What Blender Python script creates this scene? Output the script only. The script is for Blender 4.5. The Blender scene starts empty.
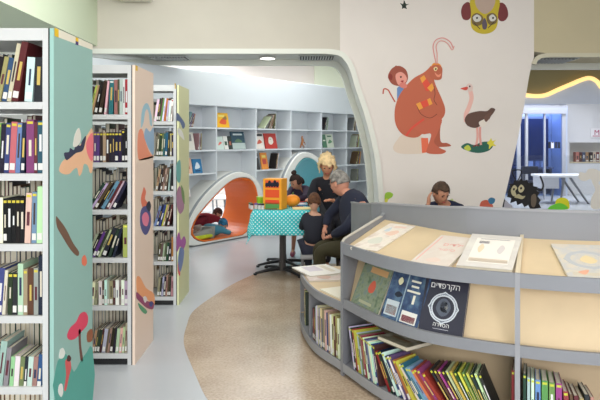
import bpy, bmesh, math, random
from mathutils import Vector, Matrix, noise
from mathutils.geometry import tessellate_polygon
R = random.Random(7)
SC = bpy.context.scene
COL = SC.collection
PI = math.pi

# ------------------------------------------------------------------ camera, world, light, exposure
cam_d = bpy.data.cameras.new('camera'); cam = bpy.data.objects.new('camera', cam_d); COL.objects.link(cam)
cam_d.sensor_width = 36.0; cam_d.lens = 36.0; cam_d.shift_y = -0.1; cam_d.clip_start = 0.05
cam.location = (0, 0, 1.5); cam.rotation_euler = (PI/2, 0, 0)
SC.camera = cam
SC.view_settings.view_transform = 'Standard'; SC.view_settings.look = 'None'
SC.view_settings.gamma = 1.0; SC.view_settings.use_curve_mapping = False
SC.view_settings.exposure = 0.95
w = bpy.data.worlds.new('world'); SC.world = w; w.use_nodes = True
w.node_tree.nodes['Background'].inputs[0].default_value = (0.85, 0.92, 1.0, 1)
w.node_tree.nodes['Background'].inputs[1].default_value = 0.75

def area(name, loc, size, power, color, rot=(0, 0, 0), sizey=None):
    l = bpy.data.lights.new(name, 'AREA'); l.energy = power; l.color = color; l.size = size
    if sizey: l.shape = 'RECTANGLE'; l.size_y = sizey
    o = bpy.data.objects.new(name, l); COL.objects.link(o); o.location = loc; o.rotation_euler = rot
    return o
area('ceiling_daylight', (0.5, 2.0, 3.5), 5.0, 40, (1.0, 0.97, 0.92), sizey=4.0)
area('hall_ceiling_lamps', (0.3, 5.6, 3.5), 4.0, 12, (1.0, 0.97, 0.93), sizey=1.2)
area('window_daylight', (-4.2, 3.0, 2.3), 3.0, 24, (0.86, 0.95, 1.0), rot=(0, -PI/2, 0), sizey=2.0)
area('rear_fill', (1.0, -3.6, 2.2), 4.5, 190, (0.97, 0.97, 1.0), rot=(math.radians(80), 0, 0), sizey=2.2)  # unseen fill behind the camera, lights the lower mural wall
area('reading_room_daylight', (-1.2, 10.3, 3.35), 3.6, 104, (0.93, 0.97, 1.0), sizey=3.2)
area('far_room_daylight', (-3.0, 12.6, 3.2), 3.0, 55, (0.95, 0.98, 1.0), sizey=1.5)
area('side_room_lamps', (5.8, 14.6, 3.0), 4.0, 100, (0.88, 0.92, 1.0), sizey=2.0)
area('canopy_fill', (4.8, 9.8, 3.3), 2.5, 26, (0.92, 0.94, 1.0), sizey=1.6)  # unseen fill added to brighten the front of the canopy
area('skylight_fill', (-1.3, 5.0, 3.45), 1.8, 26, (0.93, 0.98, 1.0), rot=(math.radians(35), math.radians(50), 0), sizey=2.4)  # unseen fill added to brighten the lime upper wall and left beam

# ------------------------------------------------------------------ helpers
def lin(v):
    v /= 255.0
    return v/12.92 if v <= 0.04045 else ((v+0.055)/1.055)**2.4
def rgb(c): return (lin(c[0]), lin(c[1]), lin(c[2]), 1.0)
MATS = {}
def mat(c, rough=0.6, var=0.0, scale=8.0, spec=0.4, emit=None, metal=0.0):
    key = (tuple(c), rough, var, scale, spec, emit, metal)
    if key in MATS: return MATS[key]
    m = bpy.data.materials.new('paint_%d' % len(MATS)); m.use_nodes = True
    nt = m.node_tree; b = nt.nodes['Principled BSDF']
    b.inputs['Roughness'].default_value = rough
    b.inputs['Specular IOR Level'].default_value = spec
    b.inputs['Metallic'].default_value = metal
    if var > 0:
        tc = nt.nodes.new('ShaderNodeTexCoord'); n = nt.nodes.new('ShaderNodeTexNoise')
        n.inputs['Scale'].default_value = scale; n.inputs['Detail'].default_value = 4
        r = nt.nodes.new('ShaderNodeValToRGB')
        d = [max(0, x*(1-var)) for x in c]; l = [min(255, x*(1+var)) for x in c]
        r.color_ramp.elements[0].position = 0.35; r.color_ramp.elements[1].position = 0.65
        r.color_ramp.elements[0].color = rgb(d); r.color_ramp.elements[1].color = rgb(l)
        nt.links.new(tc.outputs['Object'], n.inputs['Vector']); nt.links.new(n.outputs['Fac'], r.inputs['Fac'])
        nt.links.new(r.outputs['Color'], b.inputs['Base Color'])
    else:
        b.inputs['Base Color'].default_value = rgb(c)
    if emit:
        b.inputs['Emission Color'].default_value = rgb(c); b.inputs['Emission Strength'].default_value = emit
    MATS[key] = m
    return m

def obj(name, bm, m, parent=None, smooth=False, recalc=True):
    if recalc: bmesh.ops.recalc_face_normals(bm, faces=bm.faces)
    me = bpy.data.meshes.new(name); bm.to_mesh(me); bm.free()
    if m is not None:
        for mm in (m if isinstance(m, (list, tuple)) else [m]): me.materials.append(mm)
    if smooth:
        for p in me.polygons: p.use_smooth = True
    o = bpy.data.objects.new(name, me); COL.objects.link(o)
    if parent: o.parent = parent
    return o
def empty(name, loc=(0, 0, 0), rz=0, parent=None):
    o = bpy.data.objects.new(name, None); COL.objects.link(o); o.location = loc; o.rotation_euler = (0, 0, rz)
    o.empty_display_size = 0.1
    return o
def tag(o, label=None, cat=None, group=None, kind=None):
    if label: o['label'] = label
    if cat: o['category'] = cat
    if group: o['group'] = group
    if kind: o['kind'] = kind
    return o
def struct(name, bm, m, smooth=False):
    return tag(obj(name, bm, m, smooth=smooth), kind='structure')
def local(o_parent, co): return Vector(co) - Vector(o_parent.location)

def box(bm, x0, x1, y0, y1, z0, z1, M=None, mi=0):
    vs = [bm.verts.new(((x1 if i & 1 else x0), (y1 if i & 2 else y0), (z1 if i & 4 else z0))) for i in range(8)]
    for f in ((0,2,3,1),(4,5,7,6),(0,1,5,4),(2,6,7,3),(0,4,6,2),(1,3,7,5)):
        fc = bm.faces.new([vs[i] for i in f]); fc.material_index = mi
    if M is not None: bmesh.ops.transform(bm, matrix=M, verts=vs)
    return vs
def bx(*a, **k):
    bm = bmesh.new(); box(bm, *a, **k); return bm
def bevel(bm, w, seg=2):
    bmesh.ops.bevel(bm, geom=bm.edges[:], offset=w, segments=seg, affect='EDGES', profile=0.5); return bm
def cyl(bm, p0, p1, r0, r1=None, n=12, cap=True):
    r1 = r0 if r1 is None else r1
    p0 = Vector(p0); p1 = Vector(p1); d = (p1-p0).normalized()
    a = d.orthogonal().normalized(); b = d.cross(a)
    r = []
    for p, rr in ((p0, r0), (p1, r1)):
        r.append([bm.verts.new(p + (a*math.cos(2*PI*i/n) + b*math.sin(2*PI*i/n))*rr) for i in range(n)])
    for i in range(n):
        bm.faces.new([r[0][i], r[0][(i+1) % n], r[1][(i+1) % n], r[1][i]])
    if cap: bm.faces.new(r[0][::-1]); bm.faces.new(r[1])
def tube(bm, pts, r, n=8):
    pts = [Vector(p) for p in pts]; rings = []
    for i, p in enumerate(pts):
        d = (pts[min(i+1, len(pts)-1)] - pts[max(i-1, 0)]).normalized()
        a = d.cross(Vector((0.13, 0.21, 0.97))).normalized(); b = d.cross(a)
        rr = r[i] if isinstance(r, (list, tuple)) else r
        rings.append([bm.verts.new(p + (a*math.cos(2*PI*k/n) + b*math.sin(2*PI*k/n))*rr) for k in range(n)])
    for i in range(len(rings)-1):
        for k in range(n):
            bm.faces.new([rings[i][k], rings[i][(k+1) % n], rings[i+1][(k+1) % n], rings[i+1][k]])
    bm.faces.new(rings[0][::-1]); bm.faces.new(rings[-1])
def ell(bm, c, r, sub=3, M=None, fn=None):
    g = bmesh.ops.create_icosphere(bm, subdivisions=sub, radius=1.0)
    for v in g['verts']:
        p = v.co.copy()
        if fn: p = fn(p)
        v.co = Vector((p.x*r[0], p.y*r[1], p.z*r[2]))
        if M is not None: v.co = M @ v.co
        v.co += Vector(c)
    return g['verts']
def catmull(pts, n=8, closed=False):
    P = [Vector(p) for p in pts]; out = []; N = len(P)
    for i in range(N if closed else N-1):
        if closed: a, b, c, d = P[(i-1) % N], P[i], P[(i+1) % N], P[(i+2) % N]
        else: a, b, c, d = P[max(i-1, 0)], P[i], P[i+1], P[min(i+2, N-1)]
        for k in range(n):
            t = k/n
            out.append(0.5*((2*b) + (c-a)*t + (2*a-5*b+4*c-d)*t*t + (3*b-a-3*c+d)*t*t*t))
    if not closed: out.append(P[-1].copy())
    return out
def prism(bm, pts, off, mi=0):
    """closed outline of 3-D points pushed by the vector off"""
    a = [bm.verts.new(p) for p in pts]; b = [bm.verts.new(Vector(p)+off) for p in pts]
    n = len(pts)
    for tri in tessellate_polygon([[Vector(q_) for q_ in pts]]):
        i0, i1, i2 = tri
        for L_ in (a, b):
            try: f = bm.faces.new((L_[i0], L_[i1], L_[i2])); f.material_index = mi
            except ValueError: pass
    for i in range(n):
        f = bm.faces.new([a[i], b[i], b[(i+1) % n], a[(i+1) % n]]); f.material_index = mi
def join_bm(dst, src, M=None):
    me = bpy.data.meshes.new('tmp'); src.to_mesh(me); src.free()
    if M is not None: me.transform(M)
    dst.from_mesh(me); bpy.data.meshes.remove(me)
ORD = ['', 'first', 'second', 'third', 'fourth', 'fifth', 'sixth', 'seventh', 'eighth', 'ninth', 'tenth', 'eleventh',
       'twelfth', 'thirteenth', 'fourteenth', 'fifteenth', 'sixteenth', 'seventeenth', 'eighteenth', 'nineteenth', 'twentieth',
       'twenty-first', 'twenty-second', 'twenty-third', 'twenty-fourth', 'twenty-fifth', 'twenty-sixth'] + ['twenty-seventh', 'twenty-eighth', 'twenty-ninth', 'thirtieth'] + ['thirty-'+q_ for q_ in ('first','second','third','fourth','fifth','sixth','seventh','eighth','ninth')] + ['fortieth'] + ['forty-'+q_ for q_ in ('first','second','third','fourth','fifth','sixth','seventh','eighth','ninth')]
def at(px, py, Y): return Vector(((px-300)/600*Y, Y, 1.5-(py-140)/600*Y))   # measured point at depth Y

# ------------------------------------------------------------------ materials
WHITE = mat((222, 224, 222), 0.45)
SHELFW = mat((203, 204, 203), 0.42)
BLACK = mat((28, 28, 30), 0.5)
GREY = mat((133, 135, 140), 0.5)
GREYL = mat((150, 151, 155), 0.5)
SAND = mat((212, 190, 154), 0.55, 0.015, 5)
PAGES = mat((226, 217, 196), 0.8)
YELLOW = mat((222, 208, 40), 0.5)
def floor_mat():
    m = bpy.data.materials.new('vinyl_floor'); m.use_nodes = True; nt = m.node_tree; b = nt.nodes['Principled BSDF']
    tc = nt.nodes.new('ShaderNodeTexCoord'); n = nt.nodes.new('ShaderNodeTexNoise'); n.inputs['Scale'].default_value = 1.3; n.inputs['Detail'].default_value = 8
    r = nt.nodes.new('ShaderNodeValToRGB'); r.color_ramp.elements[0].color = rgb((184, 188, 194)); r.color_ramp.elements[1].color = rgb((200, 203, 207))
    nt.links.new(tc.outputs['Object'], n.inputs['Vector']); nt.links.new(n.outputs['Fac'], r.inputs['Fac']); nt.links.new(r.outputs['Color'], b.inputs['Base Color'])
    b.inputs['Roughness'].default_value = 0.24
    return m
def tan_mat():
    m = bpy.data.materials.new('speckled_floor'); m.use_nodes = True; nt = m.node_tree; b = nt.nodes['Principled BSDF']
    tc = nt.nodes.new('ShaderNodeTexCoord'); n = nt.nodes.new('ShaderNodeTexNoise'); n.inputs['Scale'].default_value = 60; n.inputs['Detail'].default_value = 6
    n2 = nt.nodes.new('ShaderNodeTexNoise'); n2.inputs['Scale'].default_value = 2.5; n2.inputs['Detail'].default_value = 5
    mx = nt.nodes.new('ShaderNodeMix'); mx.data_type = 'FLOAT'; mx.inputs[0].default_value = 0.45
    r = nt.nodes.new('ShaderNodeValToRGB'); r.color_ramp.elements[0].position = 0.36; r.color_ramp.elements[1].position = 0.64
    r.color_ramp.elements[0].color = rgb((160, 138, 116)); r.color_ramp.elements[1].color = rgb((202, 182, 158))
    L = nt.links.new
    L(tc.outputs['Object'], n.inputs['Vector']); L(tc.outputs['Object'], n2.inputs['Vector'])
    L(n.outputs['Fac'], mx.inputs[2]); L(n2.outputs['Fac'], mx.inputs[3]); L(mx.outputs[0], r.inputs['Fac']); L(r.outputs['Color'], b.inputs['Base Color'])
    b.inputs['Roughness'].default_value = 0.25
    return m
def glass_mat(tint=(1, 1, 1), rough=0.0):
    m = bpy.data.materials.new('clear_glass'); m.use_nodes = True; nt = m.node_tree
    for n in list(nt.nodes):
        if n.type != 'OUTPUT_MATERIAL': nt.nodes.remove(n)
    out = [n for n in nt.nodes if n.type == 'OUTPUT_MATERIAL'][0]
    t = nt.nodes.new('ShaderNodeBsdfTransparent'); t.inputs[0].default_value = (*tint, 1)
    g = nt.nodes.new('ShaderNodeBsdfGlossy'); g.inputs['Roughness'].default_value = 0.02
    mx = nt.nodes.new('ShaderNodeMixShader'); mx.inputs[0].default_value = 0.05
    nt.links.new(t.outputs[0], mx.inputs[1]); nt.links.new(g.outputs[0], mx.inputs[2]); nt.links.new(mx.outputs[0], out.inputs[0])
    return m

# ------------------------------------------------------------------ setting
YA, YB = 7.4, 8.25        # front and back of the big wall with its arched openings
struct('floor', bx(-6, 10, -4, 19, -0.1, 0), floor_mat())
tp = [(-.853,4.41),(-.915,4.85),(-.93,5.29),(-.79,5.92),(-.62,6.45),(-.36,6.95),(.1,7.25),(.9,7.2),(1.6,6.7),(2.2,5.6),(2.3,4.4),(1.6,3.2),(.7,2.75),(0,2.85),(-.36,3.2),(-.53,3.46),(-.67,3.84)]
bm = bmesh.new(); prism(bm, [Vector((p.x, p.y, 0.0)) for p in catmull([(a, b, 0) for a, b in tp], 8, True)], Vector((0, 0, 0.002)))
struct('trim_1', bm, tan_mat())
CREAM = mat((204, 197, 183), 0.75, 0.01, 2); MURAL = mat((230, 222, 214), 0.8, 0.006, 2); TRIMW = mat((224, 225, 214), 0.5)
LIME = mat((214, 224, 196), 0.8); OLIVE = mat((150, 138, 98), 0.8)
struct('ceiling', bx(-2.5, 10, -4, YA, 3.6, 3.7), mat((225, 222, 214), 0.9))
struct('ceiling.001', bx(-6, -2.561, -4, YA, 2.66, 2.76), LIME)
struct('wall_left_upper', bx(-2.56, -2.5, -4, YA, 2.66, 3.7), LIME)
struct('wall_left', bx(-6.1, -6, -4, 19, 0, 3.7), WHITE)
struct('wall_right', bx(10, 10.1, -4, 19, 0, 3.7), WHITE)
struct('wall_rear', bx(-6, 10, -4.1, -4, 0, 3.7), WHITE)
struct('ceiling.002', bx(-6, 10, YA, 19, 3.45, 3.7), mat((226, 224, 218), 0.9))
struct('wall_back', bx(-6, 2.0, 13.5, 13.6, 0, 3.45), mat((222, 212, 205), 0.8))
struct('wall_back_corner', bx(0.32, 2.0, 13.2, 13.5, 0, 3.45), mat((206, 208, 186), 0.8))
struct('wall_partition', bx(2.0, 2.1, YB, 17.2, 0, 3.45), WHITE)
# the wall: beam left, mural trunk, beam right
ZB = 1.5+(140-50)/600*YA
L_arch = [(318,50),(332,50.5),(342,53),(349,60),(354,70),(360,90),(367,110),(373,132),(378,155),(381,180),(382.5,205),(382,235),(380,262)]
R_arch = [(486,262),(496,228),(504,200),(512,166),(520,128),(526,95),(530,72),(534,60),(541,55),(552,54)]
la = [at(x, y, YA) for x, y in L_arch]; ra = [at(x, y, YA) for x, y in R_arch]
la[-1].z = 0; ra[0].z = 0
laS = catmull(la, 5); raS = catmull(ra, 5)
TD = Vector((0, YB-YA, 0))
bm = bmesh.new()
prism(bm, [Vector((-6, YA, ZB)), Vector((laS[0].x, YA, ZB)), Vector((at(340, 0, YA).x, YA, ZB)), Vector((at(340, 0, YA).x, YA, 3.7)), Vector((-6, YA, 3.7))], TD)
struct('wall_beam_left', bm, CREAM)
xl, xr = at(340, 0, YA).x, at(534, 0, YA).x
trunk = [Vector((xl, YA, 3.7)), Vector((xl, YA, ZB-0.004))] + [p for p in laS if p.x > xl] + [p for p in raS if p.x < xr] + [Vector((xr, YA, at(0, 57, YA).z)), Vector((xr, YA, 3.7))]
bm = bmesh.new(); prism(bm, trunk, TD); struct('wall_mural', bm, MURAL)
ZR = at(0, 54, YA).z
bm = bmesh.new()
prism(bm, [Vector((xr, YA, ZR+.03)), Vector((ra[-1].x, YA, ZR)), Vector((10, YA, ZR)), Vector((10, YA, 3.7)), Vector((xr, YA, 3.7))], TD)
struct('wall_beam_right', bm, mat((200, 188, 155), 0.75, 0.01, 2))
def ribbon(name, path, y0, y1, win, wout, m):
    """trim following an opening: win towards the opening, wout away from it"""
    bm = bmesh.new(); rings = []
    for i, p in enumerate(path):
        d = (path[min(i+1, len(path)-1)] - path[max(i-1, 0)]); d.y = 0; d.normalize()
        nn = Vector((-d.z, 0, d.x))
        rings.append([bm.verts.new(Vector((p.x, yy, p.z)) + nn*k) for yy, k in ((y0, win), (y0, wout), (y1, wout), (y1, win))])
    for i in range(len(rings)-1):
        for k in range(4): bm.faces.new([rings[i][k], rings[i][(k+1) % 4], rings[i+1][(k+1) % 4], rings[i+1][k]])
    bm.faces.new(rings[0]); bm.faces.new(rings[-1][::-1])
    return struct(name, bm, m, smooth=False)
lp = [Vector((-6, YA, ZB)), Vector((-3, YA, ZB))] + laS
ribbon('trim_2', lp, YA-.035, YA+.02, -.05, .012, TRIMW)
ribbon('trim_3', lp, YB-.01, YB+.06, -.085, .06, TRIMW)
ribbon('trim_6', lp, YA+.02, YB-.01, -.006, .03, mat((212, 214, 206), 0.5))
rp = [q_ for q_ in raS if q_.z > 2.42] + [Vector((6, YA, ZR)), Vector((10, YA, ZR))]
ribbon('trim_4', rp, YA-.02, YA+.02, -.04, .01, mat((206, 200, 176), .6))
ribbon('trim_5', rp, YB-.01, YB+.06, -.09, .05, TRIMW)
# soffit fittings
def fitting(name, x0, x1, y0, y1, z, label, cat, kind):
    t = empty(name, ((x0+x1)/2, (y0+y1)/2, z)); tag(t, label, cat)
    w, d = (x1-x0)/2, (y1-y0)/2
    if kind == 'vent':
        obj('frame', bevel(bx(-w, w, -d, d, -.015, 0), .003), mat((200, 202, 200), .4), t)
        obj('backing', bx(-w+.02, w-.02, -d+.02, d-.02, -.017, -.0155), mat((40, 40, 42), .6), t)
        bm = bmesh.new(); n = 12
        for i in range(n):
            x = -w+.03+(2*w-.06)*(i+.5)/n
            box(bm, -.008, .008, -d+.02, d-.02, -.03, -.018, Matrix.Translation((x, 0, 0)) )
        obj('louvre', bm, mat((190, 192, 190), .4), t)
    else:
        bm = bmesh.new(); cyl(bm, (0, 0, -.02), (0, 0, 0), d, d, 24); obj('rim', bm, mat((210, 210, 205), .4), t)
        bm = bmesh.new(); cyl(bm, (0, 0, -.024), (0, 0, -.0195), d*.85, d*.85, 24); obj('diffuser', bm, mat((255, 252, 245), .4, emit=2.0), t)
    return t
ZS = ZB+.008
fitting('ceiling_vent', -.02, .46, 7.75, 8.15, ZS-.018, 'louvred white air vent under the beam beside the arch corner', 'vent', 'vent')
fitting('ceiling_vent', -1.98, -1.48, 7.8, 8.15, ZS-.018, 'dark louvred air vent under the beam above the shortest bookcase', 'vent', 'vent')
fitting('ceiling_lamp', -.56, -.30, 7.86, 8.08, ZS-.018, 'round glowing ceiling lamp set under the long beam', 'lamp', 'lamp')
fitting('ceiling_vent', 2.95, 3.55, 7.6, 8.05, ZR-.01, 'louvred air vent under the beam over the right opening', 'vent', 'vent')
# hanging corner box near top left
t = tag(empty('light_box', (-2.1, 7.15, 3.18)), 'pale boxy lamp housing hanging at the top edge of the long beam', 'lamp')
obj('housing', bevel(bx(-.08, .30, -.25, .15, 0, .3), .01), mat((225, 222, 205), .5), t)
obj('hanger', bx(.08, .12, -.08, -.04, .3, .42), mat((180, 180, 178), .4), t)

# ------------------------------------------------------------------ books
def book_parts(name, t, h, d, color, sticker=None, sz=0.011, sx0=0.12, sx1=0.88, sticker_z=None, pages=True, soft=False):
    """upright book: spine at y=0 facing -y, x in [0,t], z in [0,h]"""
    cb = 0.0025 if t > .008 else .0012
    bm = bmesh.new()
    box(bm, 0, t, 0, cb, 0, h); box(bm, 0, cb, cb, d, 0, h); box(bm, t-cb, t, cb, d, 0, h)
    o = obj(name, bm, mat(color, .45))
    if pages:
        obj('pages', bx(cb+.0003, t-cb-.0003, cb, d-.004, .003, h-.003), PAGES, o)
    if sticker is not None:
        zz = (h-sz-.008) if sticker_z is None else sticker_z
        obj('spine_sticker', bx(t*sx0, t*sx1, -.0012, -.0001, zz, zz+sz), mat(sticker, .5), o)
    q_ = R.random(); dark = sum(color) < 330
    if q_ < .72 and t > .011:
        z0 = h*R.uniform(.3, .42); z1 = h*R.uniform(.6, .8); w_ = t*R.uniform(.12, .26)
        c_ = R.choice([(214,206,186), (196,170,90), (224,224,222)]) if dark else R.choice([(60,50,50), (90,40,50), (40,50,80)])
        obj('spine_title', bx(t*.5-w_, t*.5+w_, -.0008, -.0001, z0, z1), mat(c_, .5), o)
    if q_ > .35 and t > .013 and color != (230, 230, 225):
        obj('shelf_label', bx(t*.1, t*.9, -.001, -.0001, h*.06, h*.06+.03), mat((222, 220, 214), .5), o)
    return o
CN = [((20,20,22),'black'),((45,45,52),'charcoal'),((28,34,62),'navy'),((45,80,140),'blue'),((100,150,200),'light blue'),((30,110,120),'teal'),
      ((40,75,50),'dark green'),((110,160,70),'green'),((175,190,150),'sage green'),((215,200,60),'yellow'),((220,120,50),'orange'),((185,45,45),'red'),((110,35,45),'maroon'),
      ((200,90,110),'pink'),((170,60,130),'magenta'),((95,65,130),'purple'),((100,70,50),'brown'),((60,42,34),'dark brown'),((180,150,110),'tan'),((220,208,180),'cream'),
      ((235,235,232),'white'),((140,142,145),'grey'),((190,190,195),'pale grey'),((110,105,70),'olive')]
def cname(c): return min(CN, key=lambda k: sum((a-b)**2 for a, b in zip(k[0], c)))[1]
BK = dict((n, c) for c, n in CN)
def col(s):
    c = BK[s]; m_ = sum(c)/3; c = tuple(m_+(v-m_)*.68-8 for v in c); return tuple(max(8, min(245, int(v*R.uniform(.88, 1.12)+R.uniform(-8, 8)))) for v in c)

def pack(items, x0, place, direction, where, group, counting, prev0=0, gap=.0012, xlim=None, start=1):
    """items: (colour, thickness, height, lean in degrees, depth[, sticker]). direction -1: from the right, leaning right; +1: from the left, leaning left."""
    edge = x0; prev = math.radians(prev0); k = start-1
    for it in items:
        cn, t, h, a, d = it[:5]; st = it[5] if len(it) > 5 else None
        a = math.radians(a)
        if a > prev: edge += direction*(h*math.sin(a) - h*math.cos(a)*math.tan(prev))
        edge += direction*gap
        if xlim is not None and (edge-xlim)*direction > 0: break
        c = col(cn)
        b = book_parts('book', t, h, d, c, st)
        if direction < 0:
            L = Matrix.Rotation(a, 4, 'Y') @ Matrix.Translation((-t, 0, 0))
        else:
            L = Matrix.Rotation(-a, 4, 'Y')
        b.matrix_world = place(edge) @ L
        k += 1
        lean = ' leaning' if a > .06 else ''
        tag(b, f"{cn}{lean} book, {ORD[k]} {counting} {where}", 'book', group)
        edge += direction*t/math.cos(a); prev = a
    return edge, k

# ------------------------------------------------------------------ the three metal stacks on the left
LV = [1.67, 1.35, 1.035, .713, .395, .075]
def stack(yf, yb, width, panel_color, desc, xr=-1.10):
    s = tag(empty('bookcase', (xr, (yf+yb)/2, 0)), desc, 'bookcase')
    d = (yb-yf)/2
    # end panel: white upright behind, black edge, coloured board
    bm = bmesh.new(); box(bm, -.030, -.012, -d, d, .0, 2.0); obj('end_panel', bm, panel_color, s)
    s.location.x += .012
    pan = s.children[0]
    bm = bmesh.new(); box(bm, -.036, -.0305, -d-.002, d+.002, 0, 2.0); obj('edge_strip', bm, BLACK, s)
    for y in (-d, d-.03):
        bm = bx(-.062, -.0365, y, y+.03, 0, 2.0); obj('upright', bm, SHELFW, s)
    for y in (-d, d-.03):
        bm = bx(-width-.03, -width, y, y+.03, 0, 2.0); obj('upright', bm, SHELFW, s)
    bm = bmesh.new(); box(bm, -width, -.0625, -d, d, 1.965, 2.0); box(bm, -width, -.0625, -d, -d+.012, 1.945, 1.965)
    obj('top_panel', bm, SHELFW, s)
    obj('top_rail', bx(-width, -.0625, -.012, .012, 1.86, 1.89), mat((205,208,206), .5), s)
    for z in LV:
        bm = bmesh.new(); box(bm, -width, -.0625, -d+.001, d-.001, z-.012, z); box(bm, -width, -.0625, -d, -d+.01, z-.032, z-.012); box(bm, -width, -.0625, d-.01, d, z-.032, z-.012)
        obj('shelf', bm, SHELFW, s)
    obj('base', bx(-width, -.0625, -d+.02, d-.02, 0, .04), WHITE, s)
    obj('kick_plate', bx(-width, -.0625, -d+.004, -d+.018, .004, .045), BLACK, s)
    return s, pan
S1, P1 = stack(2.68, 3.18, .95, mat((150, 189, 180), .5), 'tall white metal bookcase with a teal illustrated end panel, nearest on the left')
S2, P2 = stack(4.0, 4.5, .95, mat((236, 214, 196), .5), 'white metal bookcase with a peach illustrated end panel, middle of the three')
S3, P3 = stack(5.45, 5.95, .95, mat((214, 216, 168), .5), 'white metal bookcase with a lime illustrated end panel, farthest of the three')
YS = (206, 190, 66); WS = (230, 230, 225)
def rowf(yf, z, rear=False):
    if rear: return lambda x: Matrix.Translation((x, yf, z)) @ Matrix.Scale(-1, 4, (0, 1, 0))
    return lambda x: Matrix.Translation((x, yf, z+.0015))
def srow(yf, z, spec, end, shelf):
    items = []
    for s in spec:
        cn, t, h, a = s[:4]; items.append((cn, t, h, a, R.uniform(.15, .17), s[4] if len(s) > 4 else None))
    return pack(items, -1.088-.0635, rowf(yf+.015, z), -1, f"on the {shelf} shelf of the {end} bookcase", f"books on the {end}-ended bookcase", 'from the right', xlim={2.68: -1.42, 4.0: -1.43, 5.45: -1.39}[yf])
SH = ['top', 'second', 'third', 'fourth', 'fifth', 'bottom']
rows1 = [
 [('charcoal',.036,.20,2),('white',.034,.20,4,),('maroon',.03,.272,10),('cream',.018,.265,10),('blue',.022,.20,10),('tan',.02,.205,11),('black',.03,.205,11),('charcoal',.03,.20,11),('tan',.03,.2,11)],
 [('teal',.026,.235,0,YS),('maroon',.014,.23,0),('magenta',.034,.24,0,YS),('navy',.016,.225,2),('light blue',.02,.225,3,YS),('pink',.027,.23,3,YS),('blue',.022,.225,3,YS),('navy',.02,.22,3),('green',.022,.225,3,YS),('dark brown',.03,.22,3)],
 [('cream',.026,.255,1),('light blue',.022,.23,1,YS),('cream',.026,.225,2,YS),('black',.018,.20,0,YS),('black',.018,.20,0,YS),('black',.018,.2,0,YS),('black',.018,.2,0,YS),('black',.018,.2,0,YS),('white',.014,.205,0),('red',.032,.19,0,YS),('maroon',.03,.2,0)],
 [('navy',.022,.265,0),('sage green',.02,.21,0,YS),('brown',.026,.21,0),('tan',.018,.205,0,YS),('cream',.024,.23,0),('charcoal',.02,.19,1,YS),('dark green',.02,.19,1,YS),('cream',.014,.2,4),('blue',.024,.21,4),('cream',.024,.205,4,YS),('tan',.03,.2,4)],
 [('blue',.02,.16,4),('tan',.02,.15,4),('cream',.022,.15,4),('charcoal',.014,.15,4),('green',.02,.15,4),('white',.022,.152,4),('sage green',.018,.15,4),('grey',.02,.19,6),('pale grey',.028,.22,7),('charcoal',.02,.2,7),('dark brown',.03,.2,7)]]
for i, rr in enumerate(rows1): srow(2.68, LV[i] if i < 4 else .375, rr, 'teal', SH[i])
rows2 = [
 [('red',.018,.235,0),('white',.014,.235,0),('pale grey',.02,.235,0),('brown',.012,.235,0),('pink',.022,.232,0),('teal',.028,.23,2,WS),('cream',.014,.225,6),('dark brown',.022,.225,10),('black',.02,.22,12),('tan',.012,.2,14),('yellow',.012,.2,14),('dark brown',.02,.19,14),('tan',.02,.2,14)],
 [('black',.02,.23,0),('black',.018,.215,0,YS),('navy',.022,.2,0,YS),('navy',.022,.2,0,YS),('charcoal',.018,.2,0,YS),('charcoal',.018,.2,0,YS),('dark brown',.02,.2,0,YS),('tan',.02,.2,0,YS),('charcoal',.018,.2,0,YS),('purple',.02,.2,1,YS),('purple',.018,.2,1,YS),('tan',.018,.2,1,YS),('dark green',.02,.2,1)],
 [('navy',.02,.2,26),('pale grey',.01,.21,28),('maroon',.016,.21,28),('light blue',.022,.21,30),('black',.014,.2,30),('brown',.02,.205,32),('pale grey',.014,.2,32),('dark green',.02,.2,32),('olive',.02,.2,32),('tan',.02,.2,32)],
 [('yellow',.032,.22,0,(230,230,90)),('navy',.016,.2,16),('dark green',.02,.2,18),('navy',.026,.21,22),('sage green',.012,.2,24),('dark green',.016,.2,24),('purple',.018,.18,24),('black',.02,.17,24),('grey',.015,.17,24),('dark green',.02,.17,24)],
 [('pale grey',.022,.16,0),('white',.02,.165,0),('grey',.014,.17,0),('white',.022,.165,0),('brown',.016,.16,0),('tan',.022,.16,0),('sage green',.014,.165,0),('white',.018,.165,0),('olive',.014,.16,0),('white',.022,.16,0),('tan',.02,.15,4),('white',.02,.15,4)],
 [('tan',.014,.2,2),('sage green',.014,.17,3),('cream',.016,.165,4),('sage green',.02,.16,5),('charcoal',.012,.17,6),('dark brown',.018,.165,7),('tan',.012,.165,8),('olive',.012,.16,8),('pale grey',.022,.16,8),('maroon',.012,.16,9),('dark green',.018,.155,9),('brown',.014,.155,9),('tan',.014,.15,9)]]
for i, rr in enumerate(rows2): srow(4.0, LV[i], rr, 'peach', SH[i])
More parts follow.
